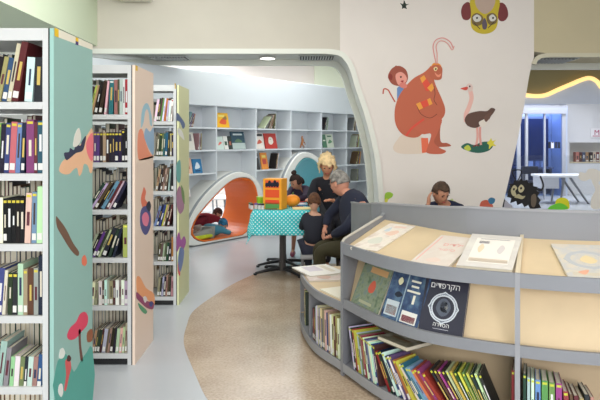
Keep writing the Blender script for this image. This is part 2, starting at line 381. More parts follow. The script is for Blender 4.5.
rows3 = [
 [('white',.016,.2,4,(170,40,50)),('white',.016,.19,5),('pale grey',.014,.19,6),('orange',.014,.21,7),('white',.014,.21,8),('green',.012,.21,9),('maroon',.014,.215,9),('dark green',.016,.21,9),('white',.02,.2,9)],
 [('navy',.016,.215,0,YS),('tan',.014,.21,0,YS),('dark green',.014,.22,2),('teal',.02,.22,3),('teal',.014,.21,4),('olive',.016,.21,4),('dark green',.02,.21,4,YS),('olive',.02,.2,4)],
 [('black',.02,.23,0),('pale grey',.012,.2,5),('olive',.02,.21,9),('tan',.014,.21,9),('brown',.016,.205,10),('dark brown',.02,.2,10),('tan',.02,.2,10)],
 [('maroon',.018,.2,12),('charcoal',.014,.2,14),('tan',.014,.2,14),('yellow',.01,.2,14),('blue',.02,.2,16),('navy',.018,.2,16),('light blue',.02,.19,16)],
 [('orange',.018,.22,0),('charcoal',.016,.17,3),('dark green',.018,.17,5),('olive',.016,.17,5),('sage green',.014,.16,6),('olive',.018,.16,6),('brown',.02,.16,6)],
 [('tan',.018,.18,2),('dark brown',.014,.18,3),('brown',.014,.18,3),('tan',.012,.19,4),('charcoal',.018,.18,4),('pale grey',.014,.18,5),('dark brown',.016,.17,5),('tan',.02,.17,5)]]
for i, rr in enumerate(rows3): srow(5.45, LV[i], rr, 'lime', SH[i])
REAR = bmesh.new()
# books of the far side of the stacks, backs to us
def rear_row(yb, z, n, end, shelf, xr=-1.155, hh=(.2, .25)):
    x = xr; tall = 0
    for k in range(n):
        t = R.uniform(.016, .03); h = R.uniform(*hh)
        cn = R.choice(['charcoal','brown','cream','maroon','navy','tan','grey','dark green','white'])
        ci = ['charcoal','brown','cream','maroon','navy','tan','grey','dark green','white'].index(cn)
        box(REAR, x-t, x, yb-.017, yb-.015, z+.0015, z+h, mi=ci); box(REAR, x-t, x-t+.002, yb-.165, yb-.0171, z+.0015, z+h, mi=ci); box(REAR, x-.002, x, yb-.165, yb-.0171, z+.0015, z+h, mi=ci)
        box(REAR, x-t+.0022, x-.0022, yb-.162, yb-.0171, z+.004, z+h-.004, mi=9)
        x -= t+.0015
for i in range(6): rear_row(3.18, LV[i], 26, 'teal', SH[i], hh=(.225, .28))
for i in range(6): rear_row(4.5, LV[i], 26, 'peach', SH[i], hh=(.2, .27))
for i in range(6): rear_row(5.95, LV[i], 26, 'lime', SH[i], hh=(.17, .24))

tag(obj('rear_row_books', REAR, [mat(BK[n_], .5) for n_ in ['charcoal','brown','cream','maroon','navy','tan','grey','dark green','white']]+[PAGES], recalc=False), 'rows of books on the far side of the metal bookcases, page edges towards the viewer', 'books', kind='stuff')
# painted figures on the end panels (traced on the plane of each panel)
def pside(px, py, x=-1.10):
    Y = x*600/(px-300); return Vector((x, Y, 1.5-(py-140)/600*Y))
def panel_shape(name, pan, pts, color, lift=.0006, x=-1.0998, sm=3, label=None):
    P = [pside(a, b, x) for a, b in pts]
    if sm: P = catmull(P, sm, True)
    root = pan.parent
    P = [p - Vector(root.location) for p in P]
    for p in P: p.x = -.012+.0001
    bm = bmesh.new(); prism(bm, P, Vector((lift, 0, 0)))
    o = obj(name, bm, mat(color, .55), pan)
    if label: o['label'] = label
    return o
ps = panel_shape
# teal panel
ps('header_strip', P1, [(54.5,27.5),(92.5,44.5),(92.5,50),(54.5,36)], (236,230,210), sm=0)
ps('header_mark', P1, [(54.5,27.5),(58.5,29.5),(58.5,37.5),(54.5,36)], (238,196,30), .0009, sm=0)
ps('header_mark', P1, [(75.5,37),(78.3,38.2),(78.3,42),(75.5,41)], (238,196,30), .0009, sm=0)
ps('header_mark', P1, [(75.5,41),(78.3,42),(78.3,45.5),(75.5,44.5)], (60,40,110), .0009, sm=0)
ps('painted_hand', P1, [(59,170),(62,162),(68,157),(75,152),(82,142),(88,134),(92.6,130),(92.6,168),(90,173),(88,166),(84,164),(82,172),(79,176),(77,168),(73,170),(69,174),(63,174)], (240,190,150))
ps('painted_sleeve', P1, [(86,143),(92.6,133),(92.6,160),(88,156)], (238,120,130), .0009)
ps('painted_town', P1, [(66,160),(64,153),(69,152),(70,148),(74,150),(76,143),(80,146),(82,141),(86,136),(83,150),(76,153),(70,158)], (48,52,80), .0009)
ps('painted_town', P1, [(73,146),(75,134),(79,128),(81,139),(77,146)], (228,226,214), .0011)
ps('painted_branch', P1, [(56,217),(58,218),(66,229),(73,243),(79,252),(77,256),(70,249),(62,236),(57,227)], (118,88,70))
ps('painted_bird', P1, [(82,258),(85,255),(87,262),(85,266),(82,264)], (232,120,90))
ps('painted_tree_crown', P1, [(67,336),(70,328),(76,322),(80,314),(85,312),(88,317),(87,325),(82,331),(76,338),(70,340)], (224,70,100))
ps('painted_tree_trunk', P1, [(78.5,331),(80.5,330),(81,345),(83,360),(80.5,360),(79,346)], (110,70,60))
ps('painted_hill', P1, [(55.5,402),(56,368),(60,358),(66,354),(70,362),(74,372),(80,362),(87,352),(92.5,348),(92.5,402)], (84,166,152), sm=2)
ps('painted_child', P1, [(65,362),(67,359),(70,360),(71,368),(69,376),(66,390),(64,389),(66,375)], (214,90,90), .0009)
ps('painted_child_head', P1, [(67,357),(69,355),(71,358),(70,361),(67,361)], (80,40,40), .0012)
ps('painted_cloud', P1, [(59,358),(60,350),(63,348),(65,353),(63,358)], (230,236,228), .0009)
ps('painted_dog', P1, [(58,392),(59,385),(62,384),(63,392),(61,397)], (236,236,230), .0012)
ps('painted_basket', P1, [(87,333),(92,329),(92.3,340),(87.5,342)], (150,90,60), .0009)
ps('header_mark', P2, [(135.6,65.2),(137.6,66),(137.6,71),(135.6,70.4)], (232,190,60), sm=0)
ps('header_mark', P3, [(174.6,83.2),(175.8,83.6),(175.8,89),(174.6,88.6)], (232,190,60), sm=0)
# peach panel
ps('painted_rainbow', P2, [(141,128),(141.5,114),(143.5,106),(146.5,103),(149,106),(151.5,116),(152,126),(150,124),(149,114),(147,109),(145,112),(143.5,122)], (160,200,216), sm=2)
ps('painted_hills', P2, [(138,158),(138,134),(142,129),(145,140),(147,146),(150,153),(153.5,157),(148,159),(143,160)], (240,152,120))
ps('painted_water', P2, [(144,136),(146,128),(150,132),(153.6,128),(153.6,154),(149,149),(146,142)], (150,182,210), .0009)
ps('painted_stripe', P2, [(136,160.5),(154,155.5),(154,157.5),(136,162.5)], (246,226,206), sm=0)
ps('painted_bird_neck', P2, [(141,198),(143,190),(144,187),(146,192),(145,199),(149,205),(146,212),(142,206)], (228,120,90))
ps('painted_bird_body', P2, [(140,222),(141,210),(145,206),(149,209),(151,218),(150,228),(146,235),(142,231)], (84,84,140), .0009)
ps('painted_bird_wing', P2, [(142,216),(146,212),(149,218),(147,226),(143,224)], (232,130,160), .0012)
ps('painted_bird_back', P2, [(146,206),(149,201),(151,206),(149,212)], (30,34,60), .0012)
ps('painted_scarf', P2, [(136.5,278),(140,277),(146,288),(154,294),(154,306),(148,300),(141,296),(137,292)], (244,170,120))
ps('painted_crowd', P2, [(136.5,292),(141,296),(147,301),(153.6,303),(153,309),(147,308),(140,302),(136.5,298)], (150,70,110), .0009)
ps('painted_crowd', P2, [(143,298),(145,296),(147,299),(145,303)], (230,225,225), .0012)
ps('painted_crowd', P2, [(149,304),(151,301),(153,303),(151,307)], (60,70,140), .0012)
ps('painted_leaf', P2, [(138,303),(142,306),(147,311),(145,314),(140,309)], (90,160,120), .0009)
# lime panel
ps('painted_star', P3, [(177,113),(180,116),(185,124),(183,129),(180,122),(176.5,120)], (90,110,150))
ps('painted_bird', P3, [(178,128),(182,131),(184.5,140),(181,137),(178,133)], (236,236,226))
ps('painted_lake', P3, [(176.5,165),(180,160),(181,172),(180,182),(177,180)], (110,182,176))
ps('painted_person', P3, [(177,192),(180,186),(183,196),(184,208),(180,214),(177,206)], (180,130,160))
ps('painted_person', P3, [(181,185),(184,192),(184.5,204),(182,198)], (120,150,90), .0009)
ps('painted_flower', P3, [(176.5,240),(179,232),(181,240),(184,236),(186,242),(183,250),(180,246),(177,252)], (176,90,170))
ps('painted_flower', P3, [(180,248),(184,250),(183,262),(180,272),(178,262)], (120,140,190), .0009)
ps('painted_leaf', P3, [(178,262),(180,268),(180,276),(178,272)], (226,100,110))

# ------------------------------------------------------------------ curved grey display shelves, right foreground
PP = [(.0,5.0),(.015,4.6),(.10,4.17),(.262,3.83),(.428,3.47),(.585,3.235),(.76,3.09),(1.08,2.935),(1.41,2.83),(1.8,2.78),(2.2,2.8),(2.6,2.9)]
path = catmull([(a, b, 0) for a, b in PP], 12)
cum = [0.0]; SB = 1.23
for i in range(1, len(path)): cum.append(cum[-1] + (path[i]-path[i-1]).length)
def pat(s):
    s = max(0, min(cum[-1]-1e-6, s))
    for i in range(1, len(cum)):
        if cum[i] >= s: break
    k = (s-cum[i-1])/(cum[i]-cum[i-1]); return path[i-1].lerp(path[i], k)
def frame(s):
    t = (pat(s+.06)-pat(s-.06)).normalized(); return pat(s), t, Vector((-t.y, t.x, 0))
def skew(s):
    """direction in which the shelf runs back from its front edge"""
    p, t, n = frame(s); w_ = .85*(1-min(1, (s-SB)/1.3)) if s >= SB else .85*(s/SB)**2
    w_ = max(0, w_); return (n*(1-w_)+Vector((.50, .866, 0))*w_).normalized()
def RP(s, d, z):
    p, t, n = frame(s); q = p+(skew(s)*(d*min(1, .75+.25*s/SB)) if d > .001 else n*d); return Vector((q.x, q.y, z))
def s_px(px, d=0):
    best = min((abs(300+600*RP(i*.005, d, 0).x/RP(i*.005, d, 0).y - px), i*.005) for i in range(60, int(cum[-1]/.005)))
    return best[1]
def sweep(prof, s0, s1, zf=None, n=None, org=None, bm=None):
    bm = bm or bmesh.new(); n = n or max(2, int((s1-s0)/.04)); rings = []
    for i in range(n+1):
        s = s0+(s1-s0)*i/n
        ring = []
        for d, z in prof:
            if zf: z = zf(s, z)
            p = RP(s, d, z)
            if org is not None: p = p - Vector(org)
            ring.append(bm.verts.new(p))
        rings.append(ring)
    m = len(prof)
    for i in range(n):
        for k in range(m): bm.faces.new([rings[i][k], rings[i+1][k], rings[i+1][(k+1) % m], rings[i][(k+1) % m]])
    bm.faces.new(rings[0]); bm.faces.new(rings[-1][::-1])
    return bm
def rect(d0, d1, z0, z1): return [(d0, z0), (d1, z0), (d1, z1), (d0, z1)]
SB = s_px(341); SE = cum[-1]-.07; SD = s_px(517.5)
print('SB', SB, 'SD', SD, 'len', cum[-1])
U = tag(empty('display_shelf', tuple(RP(1.9, .2, 0))), 'tall curved grey display shelf with sloping cream top, in the right foreground', 'display shelf')
OU = U.location.copy()
def up(name, prof, s0, s1, m, **k): return obj(name, sweep(prof, s0, s1, org=OU, **k), m, U)
DB = .56
up('top_lip', [(0, .775), (.018, .775), (.018, .845), (0, .845)], SB, SE, GREY)
up('display_surface', [(.0185, .79), (DB-.001, .91), (DB-.001, .935), (.0185, .815)], SB+.031, SE, SAND)
up('back_panel', rect(DB, DB+.03, 0, 1.0), SB, SE, GREY, zf=lambda s, z: z if z < .5 else (1.04+.05*min(1, (s-SB)/.8)))
up('rim', [(DB-.006, 0), (DB+.036, 0), (DB+.036, 1), (DB-.006, 1)], SB, SE, GREYL, zf=lambda s, z: (1.0403+.05*min(1, (s-SB)/.8)) + z*.012)
up('middle_lip', [(0, .435), (.02, .435), (.02, .492), (0, .492)], SB+.031, SE, GREY)
up('middle_shelf', rect(.0205, .30, .437, .455), SB+.031, SE, GREY)
up('display_board', [(.075, .456), (.215, .772), (.225, .772), (.085, .456)], SB+.031, SE, SAND)
up('bottom_shelf', rect(.003, DB-.001, .045, .07), SB+.031, SE, GREY)
up('bottom_lip', rect(-.002, .0025, .03, .085), SB+.031, SE, GREYL)
up('kick_plate', rect(.05, .07, 0, .0445), SB+.031, SE, mat((90, 92, 98), .6))
up('inner_board', rect(.30, .315, .071, .436), SB+.031, SE, mat((190, 168, 135), .6))
up('side_panel', [(-.003, 0), (DB, 0), (DB, .98), (DB-.03, .955), (.03, .865), (-.003, .848)], SB, SB+.03, GREY, n=1)
up('side_panel_cap', [(.004, .8495), (.03, .8665), (DB-.03, .9565), (DB-.03, .962), (.03, .872), (.004, .855)], SB+.002, SB+.028, mat((190, 184, 172), .55), n=1)
up('divider', [(-.003, 0), (.02, 0), (.02, .846), (-.003, .846)], SD-.012, SD+.012, GREYL, n=1)
up('divider', [(.0255, .072), (.298, .072), (.298, .434), (.0255, .434)], SD-.01, SD+.01, GREYL, n=1)
up('divider', [(.021, .817), (DB-.002, .937), (DB-.002, .955), (.021, .845)], SD-.012, SD+.012, mat((212, 198, 170), .5), n=1)
LU = tag(empty('display_shelf', tuple(RP(.6, .2, 0))), 'low curved grey shelf with a flat cream top, joined to the tall display shelf', 'display shelf')
OL = LU.location.copy(); S0 = .03
def lp_(name, prof, s0, s1, m, **k): return obj(name, sweep(prof, s0, s1, org=OL, **k), m, LU)
lp_('top_board', rect(.0185, DB-.001, .43, .455), S0, SB-.002, SAND)
lp_('top_lip', rect(0, .018, .405, .46), S0, SB-.002, GREY)
lp_('bottom_shelf', rect(.003, DB-.001, .045, .07), S0, SB-.002, GREY)
lp_('bottom_lip', rect(-.002, .0025, .03, .085), S0, SB-.002, GREYL)
lp_('kick_plate', rect(.05, .07, 0, .0445), S0, SB-.002, mat((90, 92, 98), .6))
lp_('inner_board', rect(.26, .275, .071, .404), S0+.031, SB-.002, mat((190, 168, 135), .6))
lp_('side_panel', rect(0.003, DB, 0.086, .404), S0, S0+.03, GREY, n=1)
lp_('divider', rect(0.02, .25, 0.071, .404), .62, .64, GREY, n=1)
lp_('back_panel', rect(DB, DB+.03, 0, 1.0), S0, SB-.002, GREY, zf=lambda s, z: z if z < .5 else (.975+.065*s/SB))
lp_('rim', [(DB-.006, 0), (DB+.036, 0), (DB+.036, 1), (DB-.006, 1)], S0, SB-.002, GREYL, zf=lambda s, z: (.9753+.065*s/SB)+z*.012)

# books in the bins of the curved shelves
def ring_place(z, d):
    def f(s):
        p, t, n = frame(s); q = p+n*d
        return Matrix.Translation((q.x, q.y, z)) @ Matrix.Rotation(math.atan2(t.y, t.x), 4, 'Z')
    return f
YG = (196, 200, 66)
seq = ['white','dark green','red','yellow','yellow','pale grey','green','pink','red','white','purple','light blue','white','white','blue','maroon']
it = [(c, R.uniform(.012, .02), .255-.0018*i, 16, .17, YG) for i, c in enumerate(seq)]
e, k = pack(it, SB+.04, ring_place(.0715, .03), +1, 'of the curved shelf\'s left bin', 'books in the bins of the display shelf', 'from the left', gap=.004)
seq = ['red','dark green','navy','white','blue','white','purple','orange','yellow','cream','teal','light blue','light blue','orange','red','magenta','red','white','navy','light blue','red','maroon','yellow','brown','charcoal']
it = [(c, R.uniform(.012, .021), R.uniform(.225, .25), 33, .16, YG) for c in seq[:9]] + [(c, R.uniform(.012, .02), R.uniform(.23, .255), 38, .16, YG) for c in seq[9:]]
e, k2 = pack(it, e+.004, ring_place(.0715, .03), +1, 'of the curved shelf\'s left bin', 'books in the bins of the display shelf', 'from the left', gap=.004, xlim=SD-.33, start=k+1, prev0=16)
seq = ['charcoal','brown','magenta','charcoal','sage green','yellow','dark green','yellow','green','yellow','dark green','cream','charcoal']
it = [(c, .012, .26, 34-.9*i, .16, YG) for i, c in enumerate(seq)]
e, k3 = pack(it, e+.02, ring_place(.0715, .03), +1, 'of the curved shelf\'s left bin', 'books in the bins of the display shelf', 'from the left', gap=.004, xlim=SD-.05, start=k2+1, prev0=36)
pack([('red', .014, .285, 0, .16, YG)], SD-.03, ring_place(.0715, .03), +1, 'of the left bin', 'books in the bins of the display shelf', 'beside the post, last')
seq = [('dark green',.014,.275),('pale grey',.013,.26),('white',.013,.258),('light blue',.024,.255),('green',.028,.255),('green',.026,.25),('magenta',.027,.25),('red',.022,.215),('brown',.014,.205),('maroon',.02,.2),('tan',.018,.19),('charcoal',.02,.21),('tan',.016,.2)]
it = [(c, t, h, 0 if i < 7 else 5, .16, YG if i < 8 else None) for i, (c, t, h) in enumerate(seq)]
pack(it, SD+.02, ring_place(.0715, .03), +1, 'of the bin right of the post', 'books in the bins of the display shelf', 'from the left', gap=.0055)
seq = [('dark brown',.014,.22),('red',.016,.22),('brown',.02,.225),('maroon',.014,.21),('pale grey',.014,.25),('white',.03,.26),('cream',.022,.27),('light blue',.02,.26),('cream',.02,.265),('blue',.016,.2),('tan',.03,.27),('cream',.026,.27),('blue',.018,.26),('tan',.022,.27),('white',.02,.26),('cream',.02,.27),('maroon',.02,.26),('tan',.02,.27),('white',.02,.26)]
it = [(c, t, h, 3, .16) for c, t, h in seq]
pack(it, .68, ring_place(.0715, .03), +1, 'in the low curved shelf', 'books in the low curved shelf', 'from the left', gap=.004, xlim=SB-.045)
seq = [('olive',.012,.25),('yellow',.008,.24),('cream',.012,.25),('dark green',.012,.23),('yellow',.012,.25),('olive',.014,.25),('yellow',.008,.24),('sage green',.012,.25),('yellow',.012,.25),('dark green',.012,.25)]
it = [(c, t, h, 8, .16) for c, t, h in seq]
pack(it, .2, ring_place(.0715, .03), +1, 'at the far end of the low shelf', 'books in the low curved shelf', 'from the left', gap=.004)

# display books: flat book with painted cover.  local frame: x right, y up the cover, z out of it
def cover_book(M, w, h, t, color, art, label, group, spine=None):
    b = obj('picture_book', bevel(bx(-w/2, w/2, 0, h, 0, t), .0012, 1), mat((214, 205, 184), .8)); b.matrix_world = M
    tag(b, label, 'picture book', group)
    bm = bmesh.new(); box(bm, -w/2-.002, w/2+.003, -.003, h+.003, t, t+.002); box(bm, -w/2-.002, w/2+.003, -.003, h+.003, -.002, 0); box(bm, -w/2-.002, -w/2, -.003, h+.003, 0, t)
    obj('cover', bm, color if not isinstance(color, tuple) else mat(color, .35), b)
    zt = t+.002
    for a in art:
        if a[0] == 'r':       # rectangle fractions x0,x1,y0,y1
            _, x0, x1, y0, y1, c = a[:6]
            obj(a[6] if len(a) > 6 else 'cover_picture', bx((x0-.5)*w, (x1-.5)*w, y0*h, y1*h, zt, zt+.0006), mat(c, .35), b); 
        elif a[0] == 'p':
            _, pts, c = a[:3]
            bm = bmesh.new(); prism(bm, catmull([((x-.5)*w, y*h, zt) for x, y in pts], 3, True), Vector((0, 0, .0009)))
            obj(a[3] if len(a) > 3 else 'cover_picture', bm, mat(c, .35), b)
        elif a[0] == 'ring':
            _, cx, cy, ro, ri, c = a
            bm = bmesh.new(); n = 32
            for i in range(n):
                a0, a1 = 2*PI*i/n, 2*PI*(i+1)/n
                r_ = ro*(1+.10*(math.cos(4*a0) > .75)); r2 = ro*(1+.10*(math.cos(4*a1) > .75))
                vs = [bm.verts.new(((cx-.5)*w+rr*math.cos(q), cy*h+rr*math.sin(q), zt+zz)) for zz in (0, .0012) for rr, q in ((ri, a0), (r_, a0), (r2, a1), (ri, a1))]
                for f in ((0,1,2,3),(4,5,6,7),(0,1,5,4),(1,2,6,5),(2,3,7,6),(3,0,4,7)): bm.faces.new([vs[j] for j in f])
            obj('cover_emblem', bm, mat(c, .35), b)
        elif a[0] == 't':
            _, txt, x, y, size, c = a
            text(txt, b, Matrix.Translation(((x-.5)*w, y*h, zt+.0002)), size, c)
    return b
def text(txt, parent, M, size, c, name='lettering', ext=.0005):
    cu = bpy.data.curves.new('t', 'FONT'); cu.body = txt; cu.size = size; cu.align_x = 'CENTER'; cu.align_y = 'CENTER'; cu.extrude = ext; cu.offset = 0
    cu.resolution_u = 3
    o = bpy.data.objects.new('t', cu); COL.objects.link(o)
    dg = bpy.context.evaluated_depsgraph_get(); me = bpy.data.meshes.new_from_object(o.evaluated_get(dg))
    bpy.data.objects.remove(o); me.transform(M); me.materials.clear(); me.materials.append(mat(c, .4))
    o = bpy.data.objects.new(name, me); COL.objects.link(o); o.parent = parent
    return o
def noise_cover(c1, c2, c3, sc=9):
    m = bpy.data.materials.new('printed_cover'); m.use_nodes = True; nt = m.node_tree; b = nt.nodes['Principled BSDF']
    tc = nt.nodes.new('ShaderNodeTexCoord'); n = nt.nodes.new('ShaderNodeTexNoise'); n.inputs['Scale'].default_value = sc; n.inputs['Detail'].default_value = 3
    r = nt.nodes.new('ShaderNodeValToRGB'); e = r.color_ramp.elements
    e[0].position = .35; e[0].color = rgb(c1); e[1].position = .65; e[1].color = rgb(c3); k = e.new(.5); k.color = rgb(c2)
    nt.links.new(tc.outputs['Object'], n.inputs['Vector']); nt.links.new(n.outputs['Fac'], r.inputs['Fac']); nt.links.new(r.outputs['Color'], b.inputs['Base Color'])
    b.inputs['Roughness'].default_value = .35
    return m
def board_M(s, d, z, pitch, yaw=0):
    """frame lying on a surface rising away from the viewer with the given pitch (pi/2 = upright)"""
    p, t, n = frame(s); q = p+n*d
    X = t; Y = (n*math.cos(pitch)+Vector((0, 0, 1))*math.sin(pitch)); Z = X.cross(Y)
    M = Matrix((X, Y, Z)).transposed().to_4x4(); M.translation = Vector((q.x, q.y, z))
    return M @ Matrix.Rotation(yaw, 4, 'Z')
G2 = 'picture books standing on the middle tier of the display shelf'; G1 = 'picture books lying on the sloping top'
P2T = math.atan2(.316, .14)
def mid(px0, px1, h, t, *a, **k):
    s0, s1 = s_px(px0, .03), s_px(px1, .03); wd = (RP(s0, .03, 0)-RP(s1, .03, 0)).length*.97
    M = board_M((s0+s1)/2, .050, .4575, P2T)
    sag = .018 if wd > .2 else .01
    M = M @ Matrix.Translation((0, 0, .0225-.003*0))
    return cover_book(M @ Matrix.Translation((0, .004, -t+.004)), wd, h, t, *a, **k)
mid(349, 377, .285, .012, noise_cover((86,108,84),(132,142,116),(110,128,122), 26),
    [('r', .3, .9, .80, .93, (205,160,110)), ('p', [(.42,.45),(.5,.38),(.62,.42),(.64,.55),(.55,.66),(.45,.58)], (196,88,66)), ('r', .5, .56, .4, .6, (226,196,160)), ('r', .25, .7, .12, .18, (170,170,140))],
    'green mottled picture book with a red emblem, leftmost on the middle tier', G2)
mid(380, 417, .29, .012, noise_cover((34,50,84),(52,78,116),(84,112,136), 20),
    [('r', .44, .47, 0.02, .98, (150,170,180)), ('p', [(.2,.82),(.27,.9),(.34,.82),(.27,.74)], (224,220,180)), ('r', .05, .4, .12, .42, (190,200,205)), ('r', .08, .37, .15, .32, (190,110,90)),
     ('r', .52, .93, .08, .3, (230,228,220)), ('r', .55, .9, .1, .22, (150,80,90)), ('r', .55, .8, .86, .9, (236,232,214)), ('r', .58, .78, .76, .8, (236,232,214)), ('r', .5, .85, .66, .7, (236,232,214)), ('p', [(.2,.55),(.3,.62),(.42,.56),(.3,.5)], (20,30,50)), ('r', .7, .76, .45, .62, (236,232,214))],
    'blue picture book with two panels and pale lettering on the middle tier', G2)
mid(419, 463, .30, .014, (50, 50, 64),
    [('t', 'םידפרקה', .48, .87, .043, (230,230,228)), ('ring', .50, .49, .078, .06, (206,212,220)), ('ring', .50, .49, .072, .067, (90,100,116)), ('p', [(.33,.48),(.38,.6),(.5,.66),(.62,.6),(.67,.5),(.6,.38),(.48,.34),(.38,.4)], (84,90,104)), ('p', [(.42,.5),(.47,.6),(.58,.58),(.55,.5),(.6,.42),(.48,.42)], (24,24,32)), ('p', [(.52,.5),(.56,.56),(.61,.52),(.57,.46)], (220,220,216)),
     ('t', 'הרדסה', .5, .19, .03, (226,226,224)), ('r', .32, .68, .115, .122, (190,190,200))],
    'black picture book with a white circular emblem and white title', G2)
SL = math.atan2(.12, .5415)
def top(px, wd, h, t, d0, yaw, *a):
    s = s_px(px, d0)
    p, t_, n = frame(s); n = skew(s); q_ = p+n*d0; X = Vector((n.y, -n.x, 0)); Y = n*math.cos(SL)+Vector((0, 0, math.sin(SL))); Z = X.cross(Y)
    M = Matrix((X, Y, Z)).transposed().to_4x4(); M.translation = Vector((q_.x, q_.y, .815+(d0-.0185)*.2216+.004))
    return cover_book(M, wd, h, t, *a)
PALE = (232, 222, 208)
top(364, .19, .46, .012, .045, 0.0, noise_cover((222,214,196),(232,222,210),(206,190,176), 12),
    [('p', [(.2,.3),(.4,.45),(.6,.4),(.7,.25),(.4,.2)], (210,210,196)), ('p', [(.4,.6),(.6,.75),(.8,.7),(.7,.55)], (226,192,172)), ('r', .35, .8, .86, .92, (226,196,180)), ('p', [(.2,.7),(.3,.85),(.4,.7)], (190,200,205))],
    'cream picture book with faint scenes, leftmost on the sloping top', G1)
top(429, .215, .42, .012, .05, 0.0, noise_cover((218,206,194),(214,202,190),(222,214,204), 8),
    [('t', 'םידלי', .6, .68, .055, (222,160,150)), ('t', 'רופיס', .55, .5, .045, (222,168,158)), ('r', .06, .1, .08, .95, (226,176,164)), ('p', [(.3,.12),(.5,.22),(.7,.14),(.5,.06)], (222,200,186))],
    'white picture book with pale red lettering, second on the sloping top', G1)
top(484, .27, .45, .03, .045, 0.0, noise_cover((216,212,206),(210,204,196),(220,216,206), 9),
    [('r', .14, .9, .12, .88, (236, 230, 220)), ('r', .22, .42, .7, .78, (176,170,180)), ('p', [(.24,.55),(.3,.68),(.36,.56),(.3,.4)], (228,208,176)), ('p', [(.62,.5),(.68,.68),(.76,.58),(.7,.4)], (212,204,200)), ('r', .16, .88, .14, .24, (236,220,200)), ('r', .22, .8, .84, .86, (160,160,166))],
    'thick white picture book with a framed cover, left of the sloping divider', G1)
top(600, .28, .42, .01, .05, 0.0, noise_cover((212,202,186),(198,196,192),(218,206,182), 11),
    [('ring', .5, .52, .11, .085, (186,188,190)), ('p', [(.35,.5),(.5,.65),(.65,.5),(.5,.4)], (226,206,160)), ('r', .1, .9, .06, .14, (206,196,176)), ('p', [(.2,.15),(.4,.22),(.3,.08)], (226,170,140)), ('p', [(.6,.2),(.8,.26),(.78,.1)], (190,196,200))],
    'picture book with a pale circular emblem, right of the sloping divider', G1)
# flat book on top of the leaning ones
s = s_px(394, .1); M = board_M(s, .06, .33, .0, 0.05)
cover_book(M, .24, .2, .02, noise_cover((150,145,125),(110,105,85),(180,175,160), 9), [('r', .2, .8, .3, .42, (120,96,70)), ('p', [(.1,.6),(.4,.8),(.8,.7),(.5,.55)], (200,196,180))], 'grey picture book lying flat across the leaning books in the left bin', 'books in the bins of the display shelf')
# magazines on the low top
M = board_M(.42, .03, .4575, 0, .0)
cover_book(M, .36, .36, .008, noise_cover((226,214,206),(206,186,176),(180,190,176), 7), [('r', .08, .5, .8, .9, (232,226,212)), ('p', [(.5,.3),(.7,.5),(.9,.35),(.7,.2)], (196,160,140)), ('p', [(.15,.3),(.3,.5),(.4,.3)], (200,206,190))], 'glossy pale magazine lying at the far end of the low shelf', 'papers on the low shelf')
M = board_M(.33, .0, .4705, 0, .35)
cover_book(M, .34, .30, .005, (236, 232, 224), [('r', .1, .6, .2, .6, (206,196,206)), ('r', .1, .8, .7, .85, (216,206,186))], 'white open magazine overhanging the low shelf corner', 'papers on the low shelf')
M = board_M(1.0, .05, .4575, 0, .0)
cover_book(M, .30, .34, .004, (240, 234, 214), [('r', .1, .9, .75, .9, (232,222,186))], 'plain cream leaflet lying beside the tall shelf panel', 'papers on the low shelf')

# ------------------------------------------------------------------ white wall of cubby shelves at the back (runs away to the right)
A0 = Vector((-1.61, 8.4, 0)); UX = Vector((2.52, 3.2, 0)).normalized(); NX = Vector((UX.y, -UX.x, 0))   # NX faces the viewer
def LP(a, d, z): return A0 + UX*a + NX*d + Vector((0, 0, z))
def a_px(px, d=0.0):
    k = (px-300)/600; o = A0+NX*d
    return (k*o.y - o.x)/(UX.x - k*UX.y)
def onL(px, py, d=0.0):
    a = a_px(px, d); p = LP(a, d, 0); p.z = 1.5-(py-140)/600*p.y; return p, a
LM = Matrix((UX, -NX, Vector((0, 0, 1)))).transposed().to_4x4(); LM.translation = A0      # local x along, y inward, z up
W = tag(empty('cubby_shelf'), 'long white cubby shelf wall with deep top fascia, running across the back', 'shelf')
W.matrix_world = LM
TT = [-.49, -.276, -.063, .15, .363, .58, .797, 1.0, 1.213, 1.426]; DIV = [4.073*t for t in TT]
ZL = [2.0, 1.685, 1.355, 1.02, .69, .35]
DEP = .32
CUB = mat((220, 225, 229), .5)
def make_cutter(outl, y0, y1):
    bm = bmesh.new(); prism(bm, [Vector((x, y0, z)) for x, z in outl], Vector((0, y1-y0, 0)))
    bmesh.ops.recalc_face_normals(bm, faces=bm.faces)
    me = bpy.data.meshes.new('c'); bm.to_mesh(me); bm.free(); o = bpy.data.objects.new('c', me); COL.objects.link(o); return o
def resamp(pts2, n=56):
    c = Vector((sum(p[0] for p in pts2)/len(pts2), sum(p[1] for p in pts2)/len(pts2)))
    P = catmull([(p[0], p[1], 0) for p in pts2], 12, True); out = []
    for i in range(n):
        ang = -PI + 2*PI*i/n; d = Vector((math.cos(ang), math.sin(ang))); best = None
        for k in range(len(P)):
            p = Vector(P[k][:2])-c; q = Vector(P[(k+1) % len(P)][:2])-c
            den = d.x*(q-p).y - d.y*(q-p).x
            if abs(den) < 1e-9: continue
            t = (p.x*(q-p).y - p.y*(q-p).x)/den; u = (p.x*d.y - p.y*d.x)/den
            if t > 0 and -1e-6 <= u <= 1+1e-6 and (best is None or t > best): best = t
        out.append((c.x+d.x*best, c.y+d.y*best))
    return out
def trace(pts, d=.1):
    r = []
    for x, y in pts:
        p, a = onL(x, y, d); r.append((a, p.z))
    return r
pod1_o = trace([(186,245),(186,232),(191,219),(200,203),(210,191),(222,180),(234,173),(243,172),(252,175),(259,182),(264,194),(266,208),(266,222),(262,233),(245,238),(225,242),(205,246)])
pod1_i = trace([(192,235),(192,228),(197,217),(205,207),(214,197),(226,185),(236,179),(246,178),(253,182),(257,192),(258,205),(255,218),(250,228),(242,235),(228,240),(210,242),(198,240)])
pod2_o = trace([(282,224),(281,208),(282,190),(288,170),(297,156),(306,152),(317,156),(329,170),(339,192),(344,212),(344,222)])
